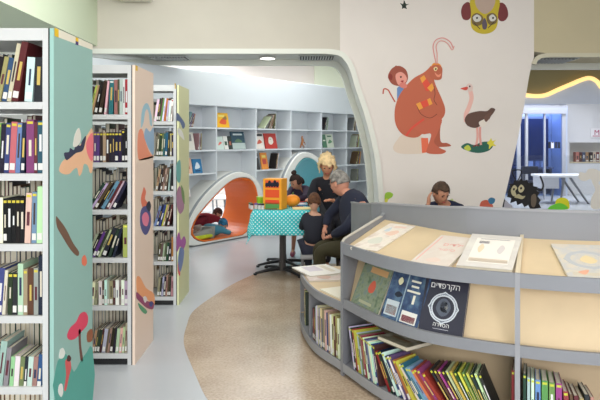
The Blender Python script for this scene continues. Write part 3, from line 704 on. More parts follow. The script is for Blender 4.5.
pod2_i = trace([(288,216),(287,205),(289,188),(295,170),(301,161),(307,158),(315,161),(325,174),(334,194),(338,210),(336,218),(312,220)])
P1O, P1I = resamp(pod1_o), resamp(pod1_i)
P2O, P2I = resamp(pod2_o), resamp(pod2_i)
for L_ in (P1O, P2O, P1I, P2I):
    for i, (a, z) in enumerate(L_): L_[i] = (a, max(z, .012 if L_ in (P1O, P2O) else .05))
cut = [make_cutter(resamp(pod1_o), -.4, 1.4), make_cutter(resamp(pod2_o), -.4, 1.4)]
def shr(L_, k):
    cx = sum(p[0] for p in L_)/len(L_); cz = sum(p[1] for p in L_)/len(L_)
    return [(cx+(x-cx)*k, cz+(z-cz)*k) for x, z in L_]
def part_cut(name, bm, m):
    o = obj(name, bm, m, None)
    for c in cut:
        md = o.modifiers.new('b', 'BOOLEAN'); md.operation = 'DIFFERENCE'; md.object = c; md.solver = 'EXACT'
    dg = bpy.context.evaluated_depsgraph_get(); me = bpy.data.meshes.new_from_object(o.evaluated_get(dg)); o.modifiers.clear()
    o.data = me; o.parent = W
    if len(me.polygons) == 0: bpy.data.objects.remove(o); return None
    bm = bmesh.new(); bm.from_mesh(me); left = set(bm.verts); isl = []
    while left:
        st = [left.pop()]; g_ = set(st)
        while st:
            for e_ in st.pop().link_edges:
                for v_ in e_.verts:
                    if v_ in left: left.discard(v_); g_.add(v_); st.append(v_)
        isl.append(g_)
    if len(isl) > 1:
        bm.verts.index_update(); ids = [{v_.index for v_ in g_} for g_ in isl]
        for k_ in ids:
            b2 = bm.copy(); b2.verts.ensure_lookup_table()
            bmesh.ops.delete(b2, geom=[v_ for v_ in b2.verts if v_.index not in k_], context='VERTS')
            obj(name, b2, m, W)
        bpy.data.objects.remove(o)
    bm.free()
    return o
a0, a1 = DIV[0], DIV[-1]
bpy.context.view_layer.update()
part_cut('back_panel', bx(a0, a1, DEP, DEP+.015, 0, 2.0), CUB)
obj('fascia', bevel(bx(a0, a1, 0, DEP+.015, 2.0, 2.5), .01), mat((222, 228, 232), .5), W)
for a in DIV: part_cut('divider', bx(a-.011, a+.011, .002, DEP-.001, 0, 1.999), CUB)
skip = {(3, 3), (3, 4), (3, 5), (4, 4), (4, 5), (2, 4), (5, 3), (5, 4), (5, 5), (6, 4)}
for b in range(len(DIV)-1):
    for k in range(1, 6):
        if (b, k) in skip: continue
        z = ZL[k]; part_cut('shelf', bx(DIV[b]+.0115, DIV[b+1]-.0115, .001, DEP-.001, z-.022, z), CUB)
for c in cut: bpy.data.objects.remove(c)
def pod(outer, inner, tube_color, label, back, ybk):
    t = tag(empty('reading_pod'), label, 'reading pod'); t.matrix_world = LM
    n = len(outer)
    def shell(name, loops, m, close=False):
        bm = bmesh.new(); rs = [[bm.verts.new((x, y, z)) for x, z in L_] for L_, y in loops]
        for j in range(len(rs)-1):
            for i in range(n): bm.faces.new([rs[j][i], rs[j][(i+1) % n], rs[j+1][(i+1) % n], rs[j+1][i]])
        if close:
            for i in range(n): bm.faces.new([rs[-1][i], rs[-1][(i+1) % n], rs[0][(i+1) % n], rs[0][i]])
        return obj(name, bm, m, t, smooth=False)
    shell('frame', [(outer, .345), (outer, -.07), (shr(outer, .985), -.095), (shr(inner, 1.05), -.10), (shr(inner, 1.02), -.098), (shr(inner, 1.015), .345)], mat((226, 226, 220), .4), True)
    shell('shadow_line', [(shr(outer, 1.012), -.02), (shr(outer, 1.012), -.065), (outer, -.0705), (outer, -.02)], mat((150, 155, 158), .5), True)  # grey ring standing in for the shadow line around the pod rim
    bk = shr(inner, back)
    shell('tunnel', [(inner, -.104), (shr(inner, .97), -.10), (shr(inner, .975), -.05), (bk, ybk), (shr(inner, back+.03), ybk), (shr(inner, 1.004), -.06)], tube_color, True)
    return t
ORANGE = mat((226, 112, 38), .35); TEALB = mat((112, 178, 186), .5)
pod(P1O, P1I, ORANGE, 'egg shaped reading pod with a white rim and orange inside', .98, .60)
pod(P2O, P2I, TEALB, 'arched reading pod with a white rim and teal inside', .97, 1.0)

# books and covers on the cubby shelf
def cub_place(z):
    def f(x): return LM @ Matrix.Translation((x, .03, z+.0015))
    return f
def cub_row(px, k, items, where):
    a = a_px(px); its = [(c, t, h, ln, .15) for c, t, h, ln in items]
    pack(its, a, cub_place(ZL[k]), -1, where, 'books on the white cubby shelf', 'from the right')
def face(px0, px1, k, h, color, label, art=(), lean=.22, out=.05):
    x0, x1 = a_px(px0), a_px(px1)
    M = LM @ Matrix.Translation(((x0+x1)/2, out, ZL[k]+.004)) @ Matrix.Rotation(PI/2-lean, 4, 'X')
    return cover_book(M, max(.05, (x1-x0))*.96, h, .012, color, list(art), label, 'books on the white cubby shelf')
cub_row(197, 1, [('tan',.016,.19,14),('brown',.014,.2,16),('grey',.014,.2,18),('brown',.014,.2,18),('light blue',.03,.22,18)], 'top left cubby beside the lime bookcase')
cub_row(203.5, 2, [('tan',.012,.24,2),('brown',.014,.24,3),('cream',.016,.24,3),('tan',.016,.24,4)], 'second row left cubby by the lime bookcase')
face(186, 197, 2, .25, (222, 218, 208), 'white sketched picture book in the second row left cubby', [('r', .2, .8, .5, .9, (140,140,140)), ('r', .1, .4, .1, .4, (170,170,168))])
face(185.5, 194.5, 3, .22, (232, 188, 164), 'pink faced picture book in the third row left cubby', [('p', [(.2,.3),(.5,.7),(.8,.3)], (206,120,100))])
face(195.5, 204.5, 3, .2, (44, 120, 170), 'bright blue picture book in the third row left cubby', [('p', [(.2,.3),(.5,.8),(.8,.4)], (220,230,236)), ('r', .2, .8, .1, .2, (20,60,100))])
face(186, 192.5, 4, .2, (226, 214, 216), 'small pale picture book in the fourth row left cubby', [('p', [(.2,.3),(.5,.7),(.8,.3)], (206,120,130))])
face(219, 231.5, 1, .22, (236, 180, 40), 'yellow picture book on the top row of the cubby shelf', [('p', [(.2,.3),(.5,.6),(.8,.5),(.7,.2)], (220,90,50)), ('r', .2, .7, .72, .88, (240,220,120)), ('p', [(.5,.6),(.8,.8),(.85,.55)], (150,120,70))])
face(219, 226, 2, .19, (206, 222, 214), 'pale mint picture book in the second row, left of two thin ones', [('p', [(.2,.3),(.5,.6),(.8,.5)], (220,120,110))])
face(226.5, 230.5, 2, .2, (226, 226, 220), 'narrow white picture book in the second row cubby', [('r', .2, .8, .3, .6, (60,90,70))])
face(231, 234.5, 2, .2, (50, 60, 56), 'narrow dark picture book in the second row cubby', [('r', .2, .8, .3, .6, (160,90,70))])
face(234.5, 248, 2, .27, (40, 74, 92), 'large dark teal picture book in the second row cubby', [('r', .15, .85, .8, .9, (200,210,210)), ('r', 0, 1, .0, .35, (176,190,186)), ('p', [(.2,.4),(.5,.6),(.8,.4)], (90,120,90))])
cub_row(277.5, 1, [('olive',.018,.25,6),('brown',.012,.25,14),('tan',.014,.24,18),('sage green',.012,.25,24),('olive',.012,.24,28),('grey',.014,.24,34),('pale grey',.02,.25,40)], 'in the top cubby above the red cover')
face(257.8, 266.5, 2, .25, (228, 220, 212), 'white picture book with red spots, left of the red one', [('p', [(.2,.3),(.5,.6),(.8,.4)], (200,90,70)), ('r', .05, .95, .82, .97, (30,30,34))])
face(267.5, 279.5, 2, .25, (186, 50, 40), 'red picture book with a pale round figure on its cover', [('p', [(.3,.35),(.35,.7),(.5,.78),(.68,.68),(.7,.4),(.5,.25)], (228,222,210)), ('p', [(.42,.62),(.5,.66),(.56,.58)], (40,40,40))])
face(257.8, 262, 3, .27, (52, 50, 52), 'thin black picture book in the third row cubby over the orange pod', [('r', .2, .8, .7, .8, (200,200,200))])
face(264, 270.5, 3, .27, (226, 140, 50), 'orange picture book in the third row cubby over the orange pod', [('r', .2, .8, .3, .6, (190,60,50)), ('r', .2, .8, .7, .85, (240,220,120))])
cub_row(281, 3, [('pale grey',.014,.27,8),('cream',.012,.26,10),('olive',.012,.26,12),('charcoal',.012,.26,12)], 'in the third row over the orange pod')
cub_row(330, 1, [('sage green',.014,.22,8),('grey',.012,.24,14),('pale grey',.012,.25,16),('dark green',.012,.24,16),('charcoal',.014,.24,18)], 'in the top cubby over the curly hair')
face(325, 329, 2, .24, (70, 120, 90), 'narrow green picture book over the curly haired woman', [('r', .2, .8, .5, .6, (220,220,210))])
face(329, 336, 2, .25, (206, 214, 196), 'pale green picture book over the curly haired woman', [('p', [(.2,.3),(.5,.6),(.8,.4)], (90,140,100)), ('r', .2, .8, .8, .9, (60,110,80))])
face(326.5, 335.5, 3, .25, (64, 66, 72), 'dark grey picture book just above the curly hair', [('r', .25, .75, .2, .5, (150,150,150)), ('r', .2, .8, .7, .8, (200,200,200))])
cub_row(357.5, 1, [('tan',.018,.26,6),('olive',.014,.26,12),('sage green',.014,.26,14),('grey',.014,.25,14)], 'in the top cubby beside the arch')
cub_row(361, 2, [('cream',.016,.26,5),('tan',.016,.26,10),('brown',.014,.24,12),('tan',.014,.25,14),('pale grey',.02,.24,16)], 'in the second row cubby beside the arch')
cub_row(362.5, 3, [('yellow',.03,.25,10),('purple',.022,.26,16),('maroon',.014,.25,18),('yellow',.02,.26,18),('olive',.02,.25,18)], 'in the third row cubby beside the arch')
cub_row(360, 4, [('charcoal',.016,.23,2),('sage green',.02,.23,4),('grey',.02,.22,6)], 'in the fourth row cubby beside the arch')
# small figure standing in an empty cubby
p = LP(a_px(304.5), -.06, ZL[2]+.001)
t = tag(empty('figurine', p), 'small brown lizard-like figurine standing alone in an empty white cubby', 'figurine')
bm = bmesh.new(); tube(bm, [(-.03,0,.0),(-.02,0,.04),(0,0,.08),(.015,0,.14),(.0,0,.19),(.01,0,.215)], [.006,.012,.022,.024,.014,.018], 8); obj('torso', bm, mat((170,110,70), .6), t)
bm = bmesh.new(); tube(bm, [(0,0,.13),(.05,0,.10),(.06,0,.06)], [.01,.008,.006], 6); obj('arm', bm, mat((150,96,60), .6), t)
bm = bmesh.new(); tube(bm, [(.0,0,.07),(.04,0,.03),(.03,0,0)], [.012,.01,.01], 6); obj('leg', bm, mat((150,96,60), .6), t)

# room seen through the pod: a small white table and pictures
def small_table(name, x, y, h, w_, d_, label, col_=(228,228,226)):
    t = tag(empty(name, (x, y, 0)), label, 'table')
    obj('tabletop', bevel(bx(-w_/2, w_/2, -d_/2, d_/2, h-.03, h), .006), mat(col_, .4), t)
    for sx in (-1, 1):
        for sy in (-1, 1):
            bm = bmesh.new(); cyl(bm, (sx*(w_/2-.05), sy*(d_/2-.05), h-.0305), (sx*(w_/2-.02), sy*(d_/2-.02), 0), .018, .012, 10); obj('leg', bm, mat((120,122,126), .4), t)
    return t
small_table('play_table', -1.75, 10.6, .5, 1.0, .6, 'low white play table seen through the orange pod')
small_table('play_table', -2.2, 12.2, .55, 1.0, .6, 'white table farther off, seen through the orange pod')
def pic(x0, x1, z0, z1, c, label):
    t = obj('wall_picture', bevel(bx(x0, x1, 13.47, 13.498, z0, z1), .003), mat((60,60,64), .5)); tag(t, label, 'picture')
    obj('print', bx(x0+.03, x1-.03, 13.465, 13.4695, z0+.03, z1-.03), mat(c, .5), t)
pic(-2.25, -2.0, .95, 1.2, (220, 214, 205), 'small dark framed picture seen through the orange pod')
pic(-2.7, -2.4, .9, 1.15, (150, 180, 120), 'small green picture with a dark frame on the far wall')

# ------------------------------------------------------------------ table with dotted cloth
TX0, TX1, TY0, TY1, TZ = -.50, .10, 6.36, 7.45, .755
T = tag(empty('pedestal_table', ((TX0+TX1)/2, (TY0+TY1)/2, 0)), 'rectangular table on two dark star-foot pedestals under a dotted cloth', 'table')
hx, hy = (TX1-TX0)/2, (TY1-TY0)/2
obj('tabletop', bx(-hx, hx, -hy, hy, TZ-.03, TZ-.004), mat((200, 196, 186), .5), T)
for yy in (6.78-T.location.y, 7.55-.45-T.location.y+.1):
    bm = bmesh.new(); cyl(bm, (-.0, yy, .05), (-.0, yy, TZ-.031), .034, .03, 16); cyl(bm, (0, yy, .03), (0, yy, .13), .045, .038, 16)
    ped = obj('pedestal', bm, mat((74, 70, 68), .4), T, smooth=False)
    for q in range(4):
        an = math.radians(30+q*90+ (8 if q % 2 else -8)); dx, dy = math.cos(an)*.32, math.sin(an)*.32
        bm = bmesh.new(); tube(bm, [(0, yy, .055), (dx*.5, yy+dy*.5, .045), (dx, yy+dy, .022)], [.022, .018, .013], 8)
        tube(bm, [(dx, yy+dy, .022), (dx*1.001, yy+dy, .0)], [.02, .02], 8)
        obj('foot', bm, mat((40, 40, 42), .45), ped)
def cloth():
    bm = bmesh.new(); uvl = bm.loops.layers.uv.new('UVMap'); nx, ny = 56, 80; ov = .265
    X0, X1, Y0, Y1 = TX0-ov, TX1+ov, TY0-ov, TY1+ov; g = []
    for j in range(ny+1):
        row = []
        for i in range(nx+1):
            u = X0+(X1-X0)*i/nx; v = Y0+(Y1-Y0)*j/ny
            cx, cy = min(max(u, TX0), TX1), min(max(v, TY0), TY1); du, dv = u-cx, v-cy; L = math.hypot(du, dv)
            if L < 1e-6: p = Vector((u, v, TZ))
            else:
                ux, uy = du/L, dv/L; dia = abs(ux*uy)*2
                fl = .05*min(1, L/.05)*.5 + L*(.07+.09*dia) + .012*math.sin((u*1.0+v*1.3)*17)*L/ov
                drop = L*(1-.02-.03*dia)
                p = Vector((cx+ux*fl, cy+uy*fl, TZ-drop + (.02 if L > .02 else 0)*0))
            row.append((bm.verts.new(p), (u, v)))
        g.append(row)
    for j in range(ny):
        for i in range(nx):
            q = [g[j][i], g[j][i+1], g[j+1][i+1], g[j+1][i]]
            f = bm.faces.new([a[0] for a in q])
            for l, a in zip(f.loops, q): l[uvl].uv = a[1]
    m = bpy.data.materials.new('dotted_cloth'); m.use_nodes = True; nt = m.node_tree; b = nt.nodes['Principled BSDF']; L = nt.links.new
    tc = nt.nodes.new('ShaderNodeTexCoord'); mp = nt.nodes.new('ShaderNodeMapping'); mp.inputs['Rotation'].default_value = (0, 0, PI/4); mp.inputs['Scale'].default_value = (33, 33, 33)
    fr = nt.nodes.new('ShaderNodeVectorMath'); fr.operation = 'FRACTION'; sb = nt.nodes.new('ShaderNodeVectorMath'); sb.operation = 'SUBTRACT'; sb.inputs[1].default_value = (.5, .5, 0)
    ln = nt.nodes.new('ShaderNodeVectorMath'); ln.operation = 'LENGTH'; lt = nt.nodes.new('ShaderNodeMath'); lt.operation = 'LESS_THAN'; lt.inputs[1].default_value = .23
    mx = nt.nodes.new('ShaderNodeMix'); mx.data_type = 'RGBA'; mx.inputs[6].default_value = rgb((52, 186, 192)); mx.inputs[7].default_value = rgb((226, 240, 236))
    L(tc.outputs['UV'], mp.inputs[0]); L(mp.outputs[0], fr.inputs[0]); L(fr.outputs[0], sb.inputs[0]); L(sb.outputs[0], ln.inputs[0]); L(ln.outputs['Value'], lt.inputs[0]); L(lt.outputs[0], mx.inputs[0]); L(mx.outputs[2], b.inputs['Base Color'])
    b.inputs['Roughness'].default_value = .85
    o = obj('tablecloth', bm, m, smooth=True); tag(o, 'turquoise tablecloth with white polka dots draped over the table', 'tablecloth')
    md = o.modifiers.new('s', 'SOLIDIFY'); md.thickness = .002
    return o
cloth()
TT_ = TZ+.003
# orange paper house
t = tag(empty('paper_house', (-.27, 6.52, TT_), math.radians(-18)), 'orange cardboard house box with red windows standing on the dotted tablecloth', 'toy house')
YO = mat((240, 166, 44), .6)
obj('walls', bx(-.105, .105, -.09, .09, 0, .325), YO, t)
for zz, c in ((.02, (90,150,80)), (.125, (226,84,40)), (.225, (226,96,50))):
    obj('window', bx(-.08, .08, -.0925, -.0905, zz+ (0 if zz > .1 else -.018), zz+(.085 if zz > .1 else .05)), mat(c, .6), t)
    obj('window', bx(-.1075, -.1055, -.065, .065, zz, zz+.08), mat((190, 66, 44), .6), t)
obj('window', bx(-.08, .08, -.0925, -.0905, .055, .1), mat((232, 78, 44), .6), t)
bm = bmesh.new()
for xx, hh in ((-.06,.05),(-.03,.075),(0,.055),(.03,.08),(.06,.06)): ell(bm, (xx, -.094, .235+hh*.5), (.02, .003, hh*.5), 2)
obj('silhouette_figures', bm, mat((24, 22, 44), .6), t)
obj('base_card', bx(-.125, .125, -.12, .1, -.0015, -.0002), mat((110, 150, 90), .7), t)
# pumpkin-like orange ball, green cup, pencils, papers
t = tag(empty('toy_pumpkin', (-.085, 6.72, TT_)), 'round orange toy pumpkin beside the paper house', 'pumpkin')
bm = bmesh.new(); ell(bm, (0, 0, .065), (.082, .075, .065), 4, fn=lambda p: p*(1+.05*abs(math.cos(4*math.atan2(p.y, p.x)))))
obj('rind', bm, mat((242, 150, 40), .5), t, smooth=True)
bm = bmesh.new(); cyl(bm, (0, 0, .127), (.01, 0, .155), .01, .006, 8); obj('stalk', bm, mat((90, 120, 50), .6), t)
t = tag(empty('cup', (-.45, 6.75, TT_)), 'lime green cup on the left of the tabletop', 'cup')
bm = bmesh.new(); cyl(bm, (0, 0, 0), (0, 0, .10), .032, .04, 18, cap=True); obj('cup_wall', bm, mat((150, 200, 40), .5), t)
bm = bmesh.new(); cyl(bm, (0, 0, .1002), (0, 0, .106), .043, .043, 18); obj('rim', bm, mat((200, 225, 120), .5), t)
jars = [(-.515, 6.42, (60,50,60), 'black'), (-.475, 6.47, (120,70,140), 'purple'), (-.435, 6.43, (70,60,90), 'dark violet'), (-.54, 6.52, (90,110,60), 'olive green'), (-.40, 6.42, (50,40,40), 'dark brown')]
for x, y, c, nm in jars:
    t = tag(empty('paint_pot', (x, y, TT_)), f'small {nm} paint pot on the left end of the tablecloth', 'paint pot', 'paint pots on the tablecloth')
    bm = bmesh.new(); cyl(bm, (0, 0, 0), (0, 0, .045), .018, .018, 14); obj('pot', bm, mat((210, 205, 200), .4), t)
    bm = bmesh.new(); cyl(bm, (0, 0, .0452), (0, 0, .062), .0195, .0195, 14); obj('lid', bm, mat(c, .4), t)
def paper(x, y, w_, d_, rz, c, label, zz=0, th=.003):
    o = obj('paper_sheet', bx(-w_/2, w_/2, -d_/2, d_/2, 0, th), mat(c, .7)); o.location = (x, y, TT_+zz); o.rotation_euler = (0, 0, rz); tag(o, label, 'paper', 'papers on the tablecloth')
paper(.02, 6.47, .20, .14, .1, (236, 214, 150), 'cream open booklet near the front edge of the tablecloth', 0, .012)
paper(-.06, 6.97, .24, .17, .3, (236, 220, 226), 'pale pink drawing sheet in front of the girl with a bun')
paper(-.38, 6.6, .16, .1, -.4, (220, 190, 120), 'tan card beside the paper house')
paper(.03, 7.2, .12, .1, .4, (196, 60, 70), 'red card at the far end of the tablecloth')
for i, (x, y, rz, c, nm) in enumerate([(-.02,6.60,.4,(196,60,50),'red'),(-.05,6.62,1.0,(60,120,60),'green'),(.03,6.75,.2,(60,70,160),'blue'),(-.30,6.40,.15,(120,60,40),'brown')]):
    bm = bmesh.new(); cyl(bm, (-.07, 0, .005), (.06, 0, .005), .0045, .0045, 6); 
    o = obj('pencil', bm, mat(c, .5)); o.location = (x, y, TT_+ .0005); o.rotation_euler = (0, 0, rz); tag(o, f'{nm} colouring pencil lying on the dotted tablecloth', 'pencil', 'pencils on the tablecloth')
    bm = bmesh.new(); cyl(bm, (.0601, 0, .005), (.075, 0, .005), .0045, .001, 6); obj('tip', bm, mat((220,190,140), .6), o)

# ------------------------------------------------------------------ people
def skin(verts, edges, radii, sub=2, root=0):
    me = bpy.data.meshes.new('sk'); me.from_pydata([Vector(v) for v in verts], edges, [])
    o = bpy.data.objects.new('sk', me); COL.objects.link(o)
    o.modifiers.new('s', 'SKIN').use_smooth_shade = True
    sv = me.skin_vertices[0].data if me.skin_vertices else None
    if sv is None:
        bpy.context.view_layer.objects.active = o; bpy.context.view_layer.update()
        sv = me.skin_vertices[0].data
    for i, r in enumerate(radii):
        sv[i].radius = (r, r) if not isinstance(r, (tuple, list)) else r
        sv[i].use_root = (i == root)
    m = o.modifiers.new('u', 'SUBSURF'); m.levels = sub; m.render_levels = sub
    dg = bpy.context.evaluated_depsgraph_get(); res = bpy.data.meshes.new_from_object(o.evaluated_get(dg))
    bpy.data.objects.remove(o); bm = bmesh.new(); bm.from_mesh(res); bpy.data.meshes.remove(res)
    return bm
def headM(c, face_dir, tilt=0.0, roll=0.0):
    f = Vector(face_dir).normalized(); up_ = Vector((0, 0, 1)); x = f.cross(up_).normalized(); u = x.cross(f)
    # local: -y face, x = person's left->, z up
    M = Matrix((x, -f, u)).transposed().to_4x4()
    M = M @ Matrix.Rotation(roll, 4, 'Y'); M.translation = Vector(c); return M
def head_bm(s):
    bm = bmesh.new()
    def fn(p):
        x, y, z = p
        q = Vector((x, y, z))
        if z < 0: q.x *= 1-.30*z*z-.06*abs(z); q.y *= 1-.12*z*z if y < 0 else 1-.35*z*z
        if y < 0:
            f = -y
            q.y -= .20*math.exp(-((x/.13)**2+((z+.12)/.17)**2))*f      # nose
            q.y -= .10*math.exp(-((x/.10)**2+((z-.05)/.14)**2))*f
            for sx in (-1, 1): q.y += .13*math.exp(-(((x-sx*.36)/.2)**2+((z-.06)/.13)**2))*f   # eye sockets
            q.y -= .05*math.exp(-((x/.28)**2+((z+.47)/.10)**2))*f      # lips
            q.y -= .07*math.exp(-((x/.25)**2+((z+.85)/.14)**2))*f      # chin
            q.y -= .05*math.exp(-((x/.6)**2+((z-.26)/.10)**2))*f       # brow
        return q
    ell(bm, (0, 0, 0), (.076*s, .095*s, .118*s), 4, fn=fn)
    for sx in (-1, 1): ell(bm, (sx*.077*s, .008*s, -.004*s), (.010*s, .020*s, .032*s), 2)
    return bm
def hair_bm(s, style, seed=0):
    bm = bmesh.new(); amp = {'short': .05, 'curly': .26, 'child': .06, 'bun': .03, 'crop': .05}[style]
    k = {'short': 1.10, 'curly': 1.22, 'child': 1.14, 'bun': 1.09, 'crop': 1.12}[style]; fq = {'short': 5, 'curly': 5.0, 'child': 4, 'bun': 4, 'crop': 6}[style]
    def fn(p):
        n = noise.noise(p*fq+Vector((seed, 0, 3)))
        return p*(1+amp*abs(n)*1.6)
    vs = ell(bm, (0, 0, 0), (.080*s*k, .098*s*k, .118*s*k), 4, fn=fn)
    low = {'short': -.25, 'curly': -.55, 'child': -.45, 'bun': -.35, 'crop': -.3}[style]
    dele = []
    for v in vs:
        x, y, z = v.co.x/(.08*s), v.co.y/(.098*s), v.co.z/(.118*s)
        face = y < -.15 and z < (.50 if style != 'curly' else .38) and abs(x) < .95
        ear = z < .05 and abs(x) > .5 and y < .25 and style in ('short', 'crop')
        if face or z < low or ear: dele.append(v)
    bmesh.ops.delete(bm, geom=dele, context='VERTS')
    r = bmesh.ops.solidify(bm, geom=bm.faces[:], thickness=.006*s)
    for v in bm.verts: v.co.z += .004*s
    return bm
def hand_chains(wrist, direction, palm_n, s=1.0, curl=.5, side=1):
    """palm plus five tapering bent fingers"""
    d = Vector(direction).normalized(); n = Vector(palm_n); n = (n-d*n.dot(d)).normalized(); x = d.cross(n)*side
    bm = bmesh.new(); w_ = Vector(wrist)
    pm = skin([w_-d*.02*s, w_+d*.03*s, w_+d*.075*s, w_+d*.06*s+x*.022*s, w_+d*.06*s-x*.022*s], [(0,1),(1,2),(1,3),(1,4)], [.022*s, (.026*s, .018*s), .016*s, .014*s, .014*s], 1)
    join_bm(bm, pm)
    for i, (off, L) in enumerate([(-.030,.064), (-.010,.074), (.010,.070), (.028,.055)]):
        p0 = w_+d*.06*s+x*off*s; pts = [p0]; dirn = d.copy(); a = curl*.35
        for seg in range(3):
            dirn = (dirn*math.cos(a)+n*math.sin(a)).normalized(); nn = (n*math.cos(a)-d*math.sin(a))
            pts.append(pts[-1]+dirn*L*s*(.45, .32, .25)[seg]); a = curl*.6
            d2 = dirn; 
        join_bm(bm, skin(pts, [(0,1),(1,2),(2,3)], [.0095*s, .0088*s, .008*s, .0068*s], 1))
    p0 = w_+d*.018*s-x*.022*s; p1 = p0+(d*.6-x*.8).normalized()*.03*s+n*.008*s; p2 = p1+(d*.95-x*.3).normalized()*.028*s+n*.008*s
    join_bm(bm, skin([p0, p1, p2], [(0,1),(1,2)], [.012*s, .0105*s, .008*s], 1))
    return bm
def person(name, label, J, s, skin_c, top_c, leg_c, hair_c, hair, face_dir, roll=0, group=None, sleeve=.9, top_mat=None, leg_to=.93, shoe_c=(30,30,32), width=1.0):
    """J: dict of joints in world space"""
    base = Vector((J['pelvis'][0], J['pelvis'][1], 0))
    t = empty(name, base); tag(t, label, 'person', group)
    g = lambda k: Vector(J[k])-base
    V = []; E = []; Rr = []
    def add(p, r, par=None):
        V.append(p); Rr.append(r)
        if par is not None: E.append((par, len(V)-1))
        return len(V)-1
    def build(scale, what):
        V.clear(); E.clear(); Rr.clear()
        k = s*scale
        pe = add(g('pelvis'), .13*k*width)
        if 'top' in what:
            sp = add(g('pelvis').lerp(g('chest'), .45), .118*k*width, pe); ch = add(g('chest'), .125*k*width, sp)
            nk = add(g('neck'), .052*k if 'skin' in what else .066*k, ch)
            if 'skin' in what: add(g('head')+Vector((0, 0, -.04*s)), .048*s, nk)
            for q in 'LR':
                sh = add(g('sh'+q), .062*k, ch); el_ = g('el'+q); wr = g('wr'+q)
                ue = add(g('sh'+q).lerp(el_, .5), .052*k, sh); e_ = add(el_, .044*k, ue)
                if 'skin' in what: f_ = add(el_.lerp(wr, .5), .037*k, e_); add(wr, .026*k, f_)
                else:
                    if sleeve > .05: f_ = add(el_.lerp(wr, sleeve*.5), .042*k, e_); add(el_.lerp(wr, sleeve), .034*k, f_)
        if 'legs' in what:
            for q in 'LR':
                if 'hip'+q not in J: continue
                h_ = add(g('hip'+q), .095*k, pe); kn = g('kn'+q); an = g('an'+q)
                m_ = add(g('hip'+q).lerp(kn, .5), .082*k, h_); k_ = add(kn, .062*k, m_)
                c_ = add(kn.lerp(an, .35), .054*k, k_); 
                if 'skin' in what:
                    a_ = add(an, .034*k, c_); add(g('toe'+q), .03*k, a_)
                else: add(kn.lerp(an, leg_to), .05*k, c_)
        return skin(list(V), list(E), list(Rr), 2)
    body = build(.84, ('top', 'legs', 'skin'))
    HM = headM(g('head'), face_dir, roll=roll)
    join_bm(body, head_bm(s), HM)
    for q in 'LR':
        wr = g('wr'+q); d = (wr-g('el'+q)).normalized(); pn = Vector(J.get('palm'+q, (0, 0, -1)))
        hb = hand_chains(wr, Vector(J.get('hd'+q, d)), pn, s*.95, J.get('curl', .55), 1 if q == 'L' else -1)
        join_bm(body, hb)
    obj('body', body, mat(skin_c, .5), t, smooth=True)
    for sx in (-1, 1):
        bm = bmesh.new(); ell(bm, (sx*.029*s, -.083*s, .008*s), (.010*s, .008*s, .006*s), 2); bmesh.ops.transform(bm, matrix=HM, verts=bm.verts)
        obj('eye', bm, mat((30, 24, 22), .3), t, smooth=True)
        bm = bmesh.new(); ell(bm, (sx*.030*s, -.092*s, .028*s), (.017*s, .004*s, .0035*s), 2); bmesh.ops.transform(bm, matrix=HM, verts=bm.verts)
        obj('eyebrow', bm, mat(hair_c, .7), t, smooth=True)
    bm = bmesh.new(); ell(bm, (0, -.089*s, -.055*s), (.022*s, .007*s, .006*s), 2); bmesh.ops.transform(bm, matrix=HM, verts=bm.verts)
    obj('mouth', bm, mat((172, 84, 76), .5), t, smooth=True)
    hb = hair_bm(s, hair, seed=R.random()*9)
    if hair == 'bun':
        ell(hb, (0, .035*s, .15*s), (.042*s, .042*s, .038*s), 3, fn=lambda p: p*(1+.15*noise.noise(p*4)))
        ell(hb, (0, .09*s, -.03*s), (.06*s, .04*s, .07*s), 3)
    bmesh.ops.transform(hb, matrix=HM, verts=hb.verts)
    obj('hair', hb, mat(hair_c, .8, .22 if hair != 'curly' else .10, 30 if hair != 'curly' else 22), t, smooth=True)
    obj('top', build(1.15, ('top',)), top_mat or mat(top_c, .85), t, smooth=True)
    if leg_c is not None: obj('trousers', build(1.09, ('legs',)), mat(leg_c, .85), t, smooth=True)
    for q in 'LR':
        if 'an'+q not in J: continue
        a_, b_ = g('an'+q), g('toe'+q); d = (b_-a_); d.z = 0; d.normalize()
        zb = a_.z-.07
        bm = skin([Vector((a_.x, a_.y, zb+.05*s))-d*.03*s, Vector((a_.x, a_.y, zb+.045*s))+d*.07*s, Vector((a_.x, a_.y, zb+.035*s))+d*.15*s], [(0,1),(1,2)], [.045*s, .044*s, .036*s], 2)
        for v in bm.verts: v.co.z = max(v.co.z, zb+.002)
        obj('shoe', bm, mat(shoe_c, .5), t, smooth=True)
    return t
SKIN = (206, 158, 132)
def chair(name, x, y, seat, label, rz, c=(60, 60, 64), back=True, w_=.38):
    t = tag(empty(name, (x, y, 0), rz), label, 'chair')
    obj('seat', bevel(bx(-w_/2, w_/2, -w_/2, w_/2, seat-.035, seat), .01), mat(c, .5), t)
    for sx in (-1, 1):
        for sy in (-1, 1):
            bm = bmesh.new(); cyl(bm, (sx*w_*.42, sy*w_*.42, seat-.036), (sx*w_*.48, sy*w_*.48, 0), .013, .011, 10); obj('leg', bm, mat((120,120,124), .35), t)
    if back: 
        obj('backrest', bevel(bx(-w_/2, w_/2, w_/2-.02, w_/2+.01, seat+.16, seat+.36), .01), mat(c, .5), t)
        for sx in (-1, 1): obj('back_post', bx(sx*w_*.42-.01, sx*w_*.42+.01, w_/2-.018, w_/2, seat+.001, seat+.159), mat((120,120,124), .35), t)
    return t
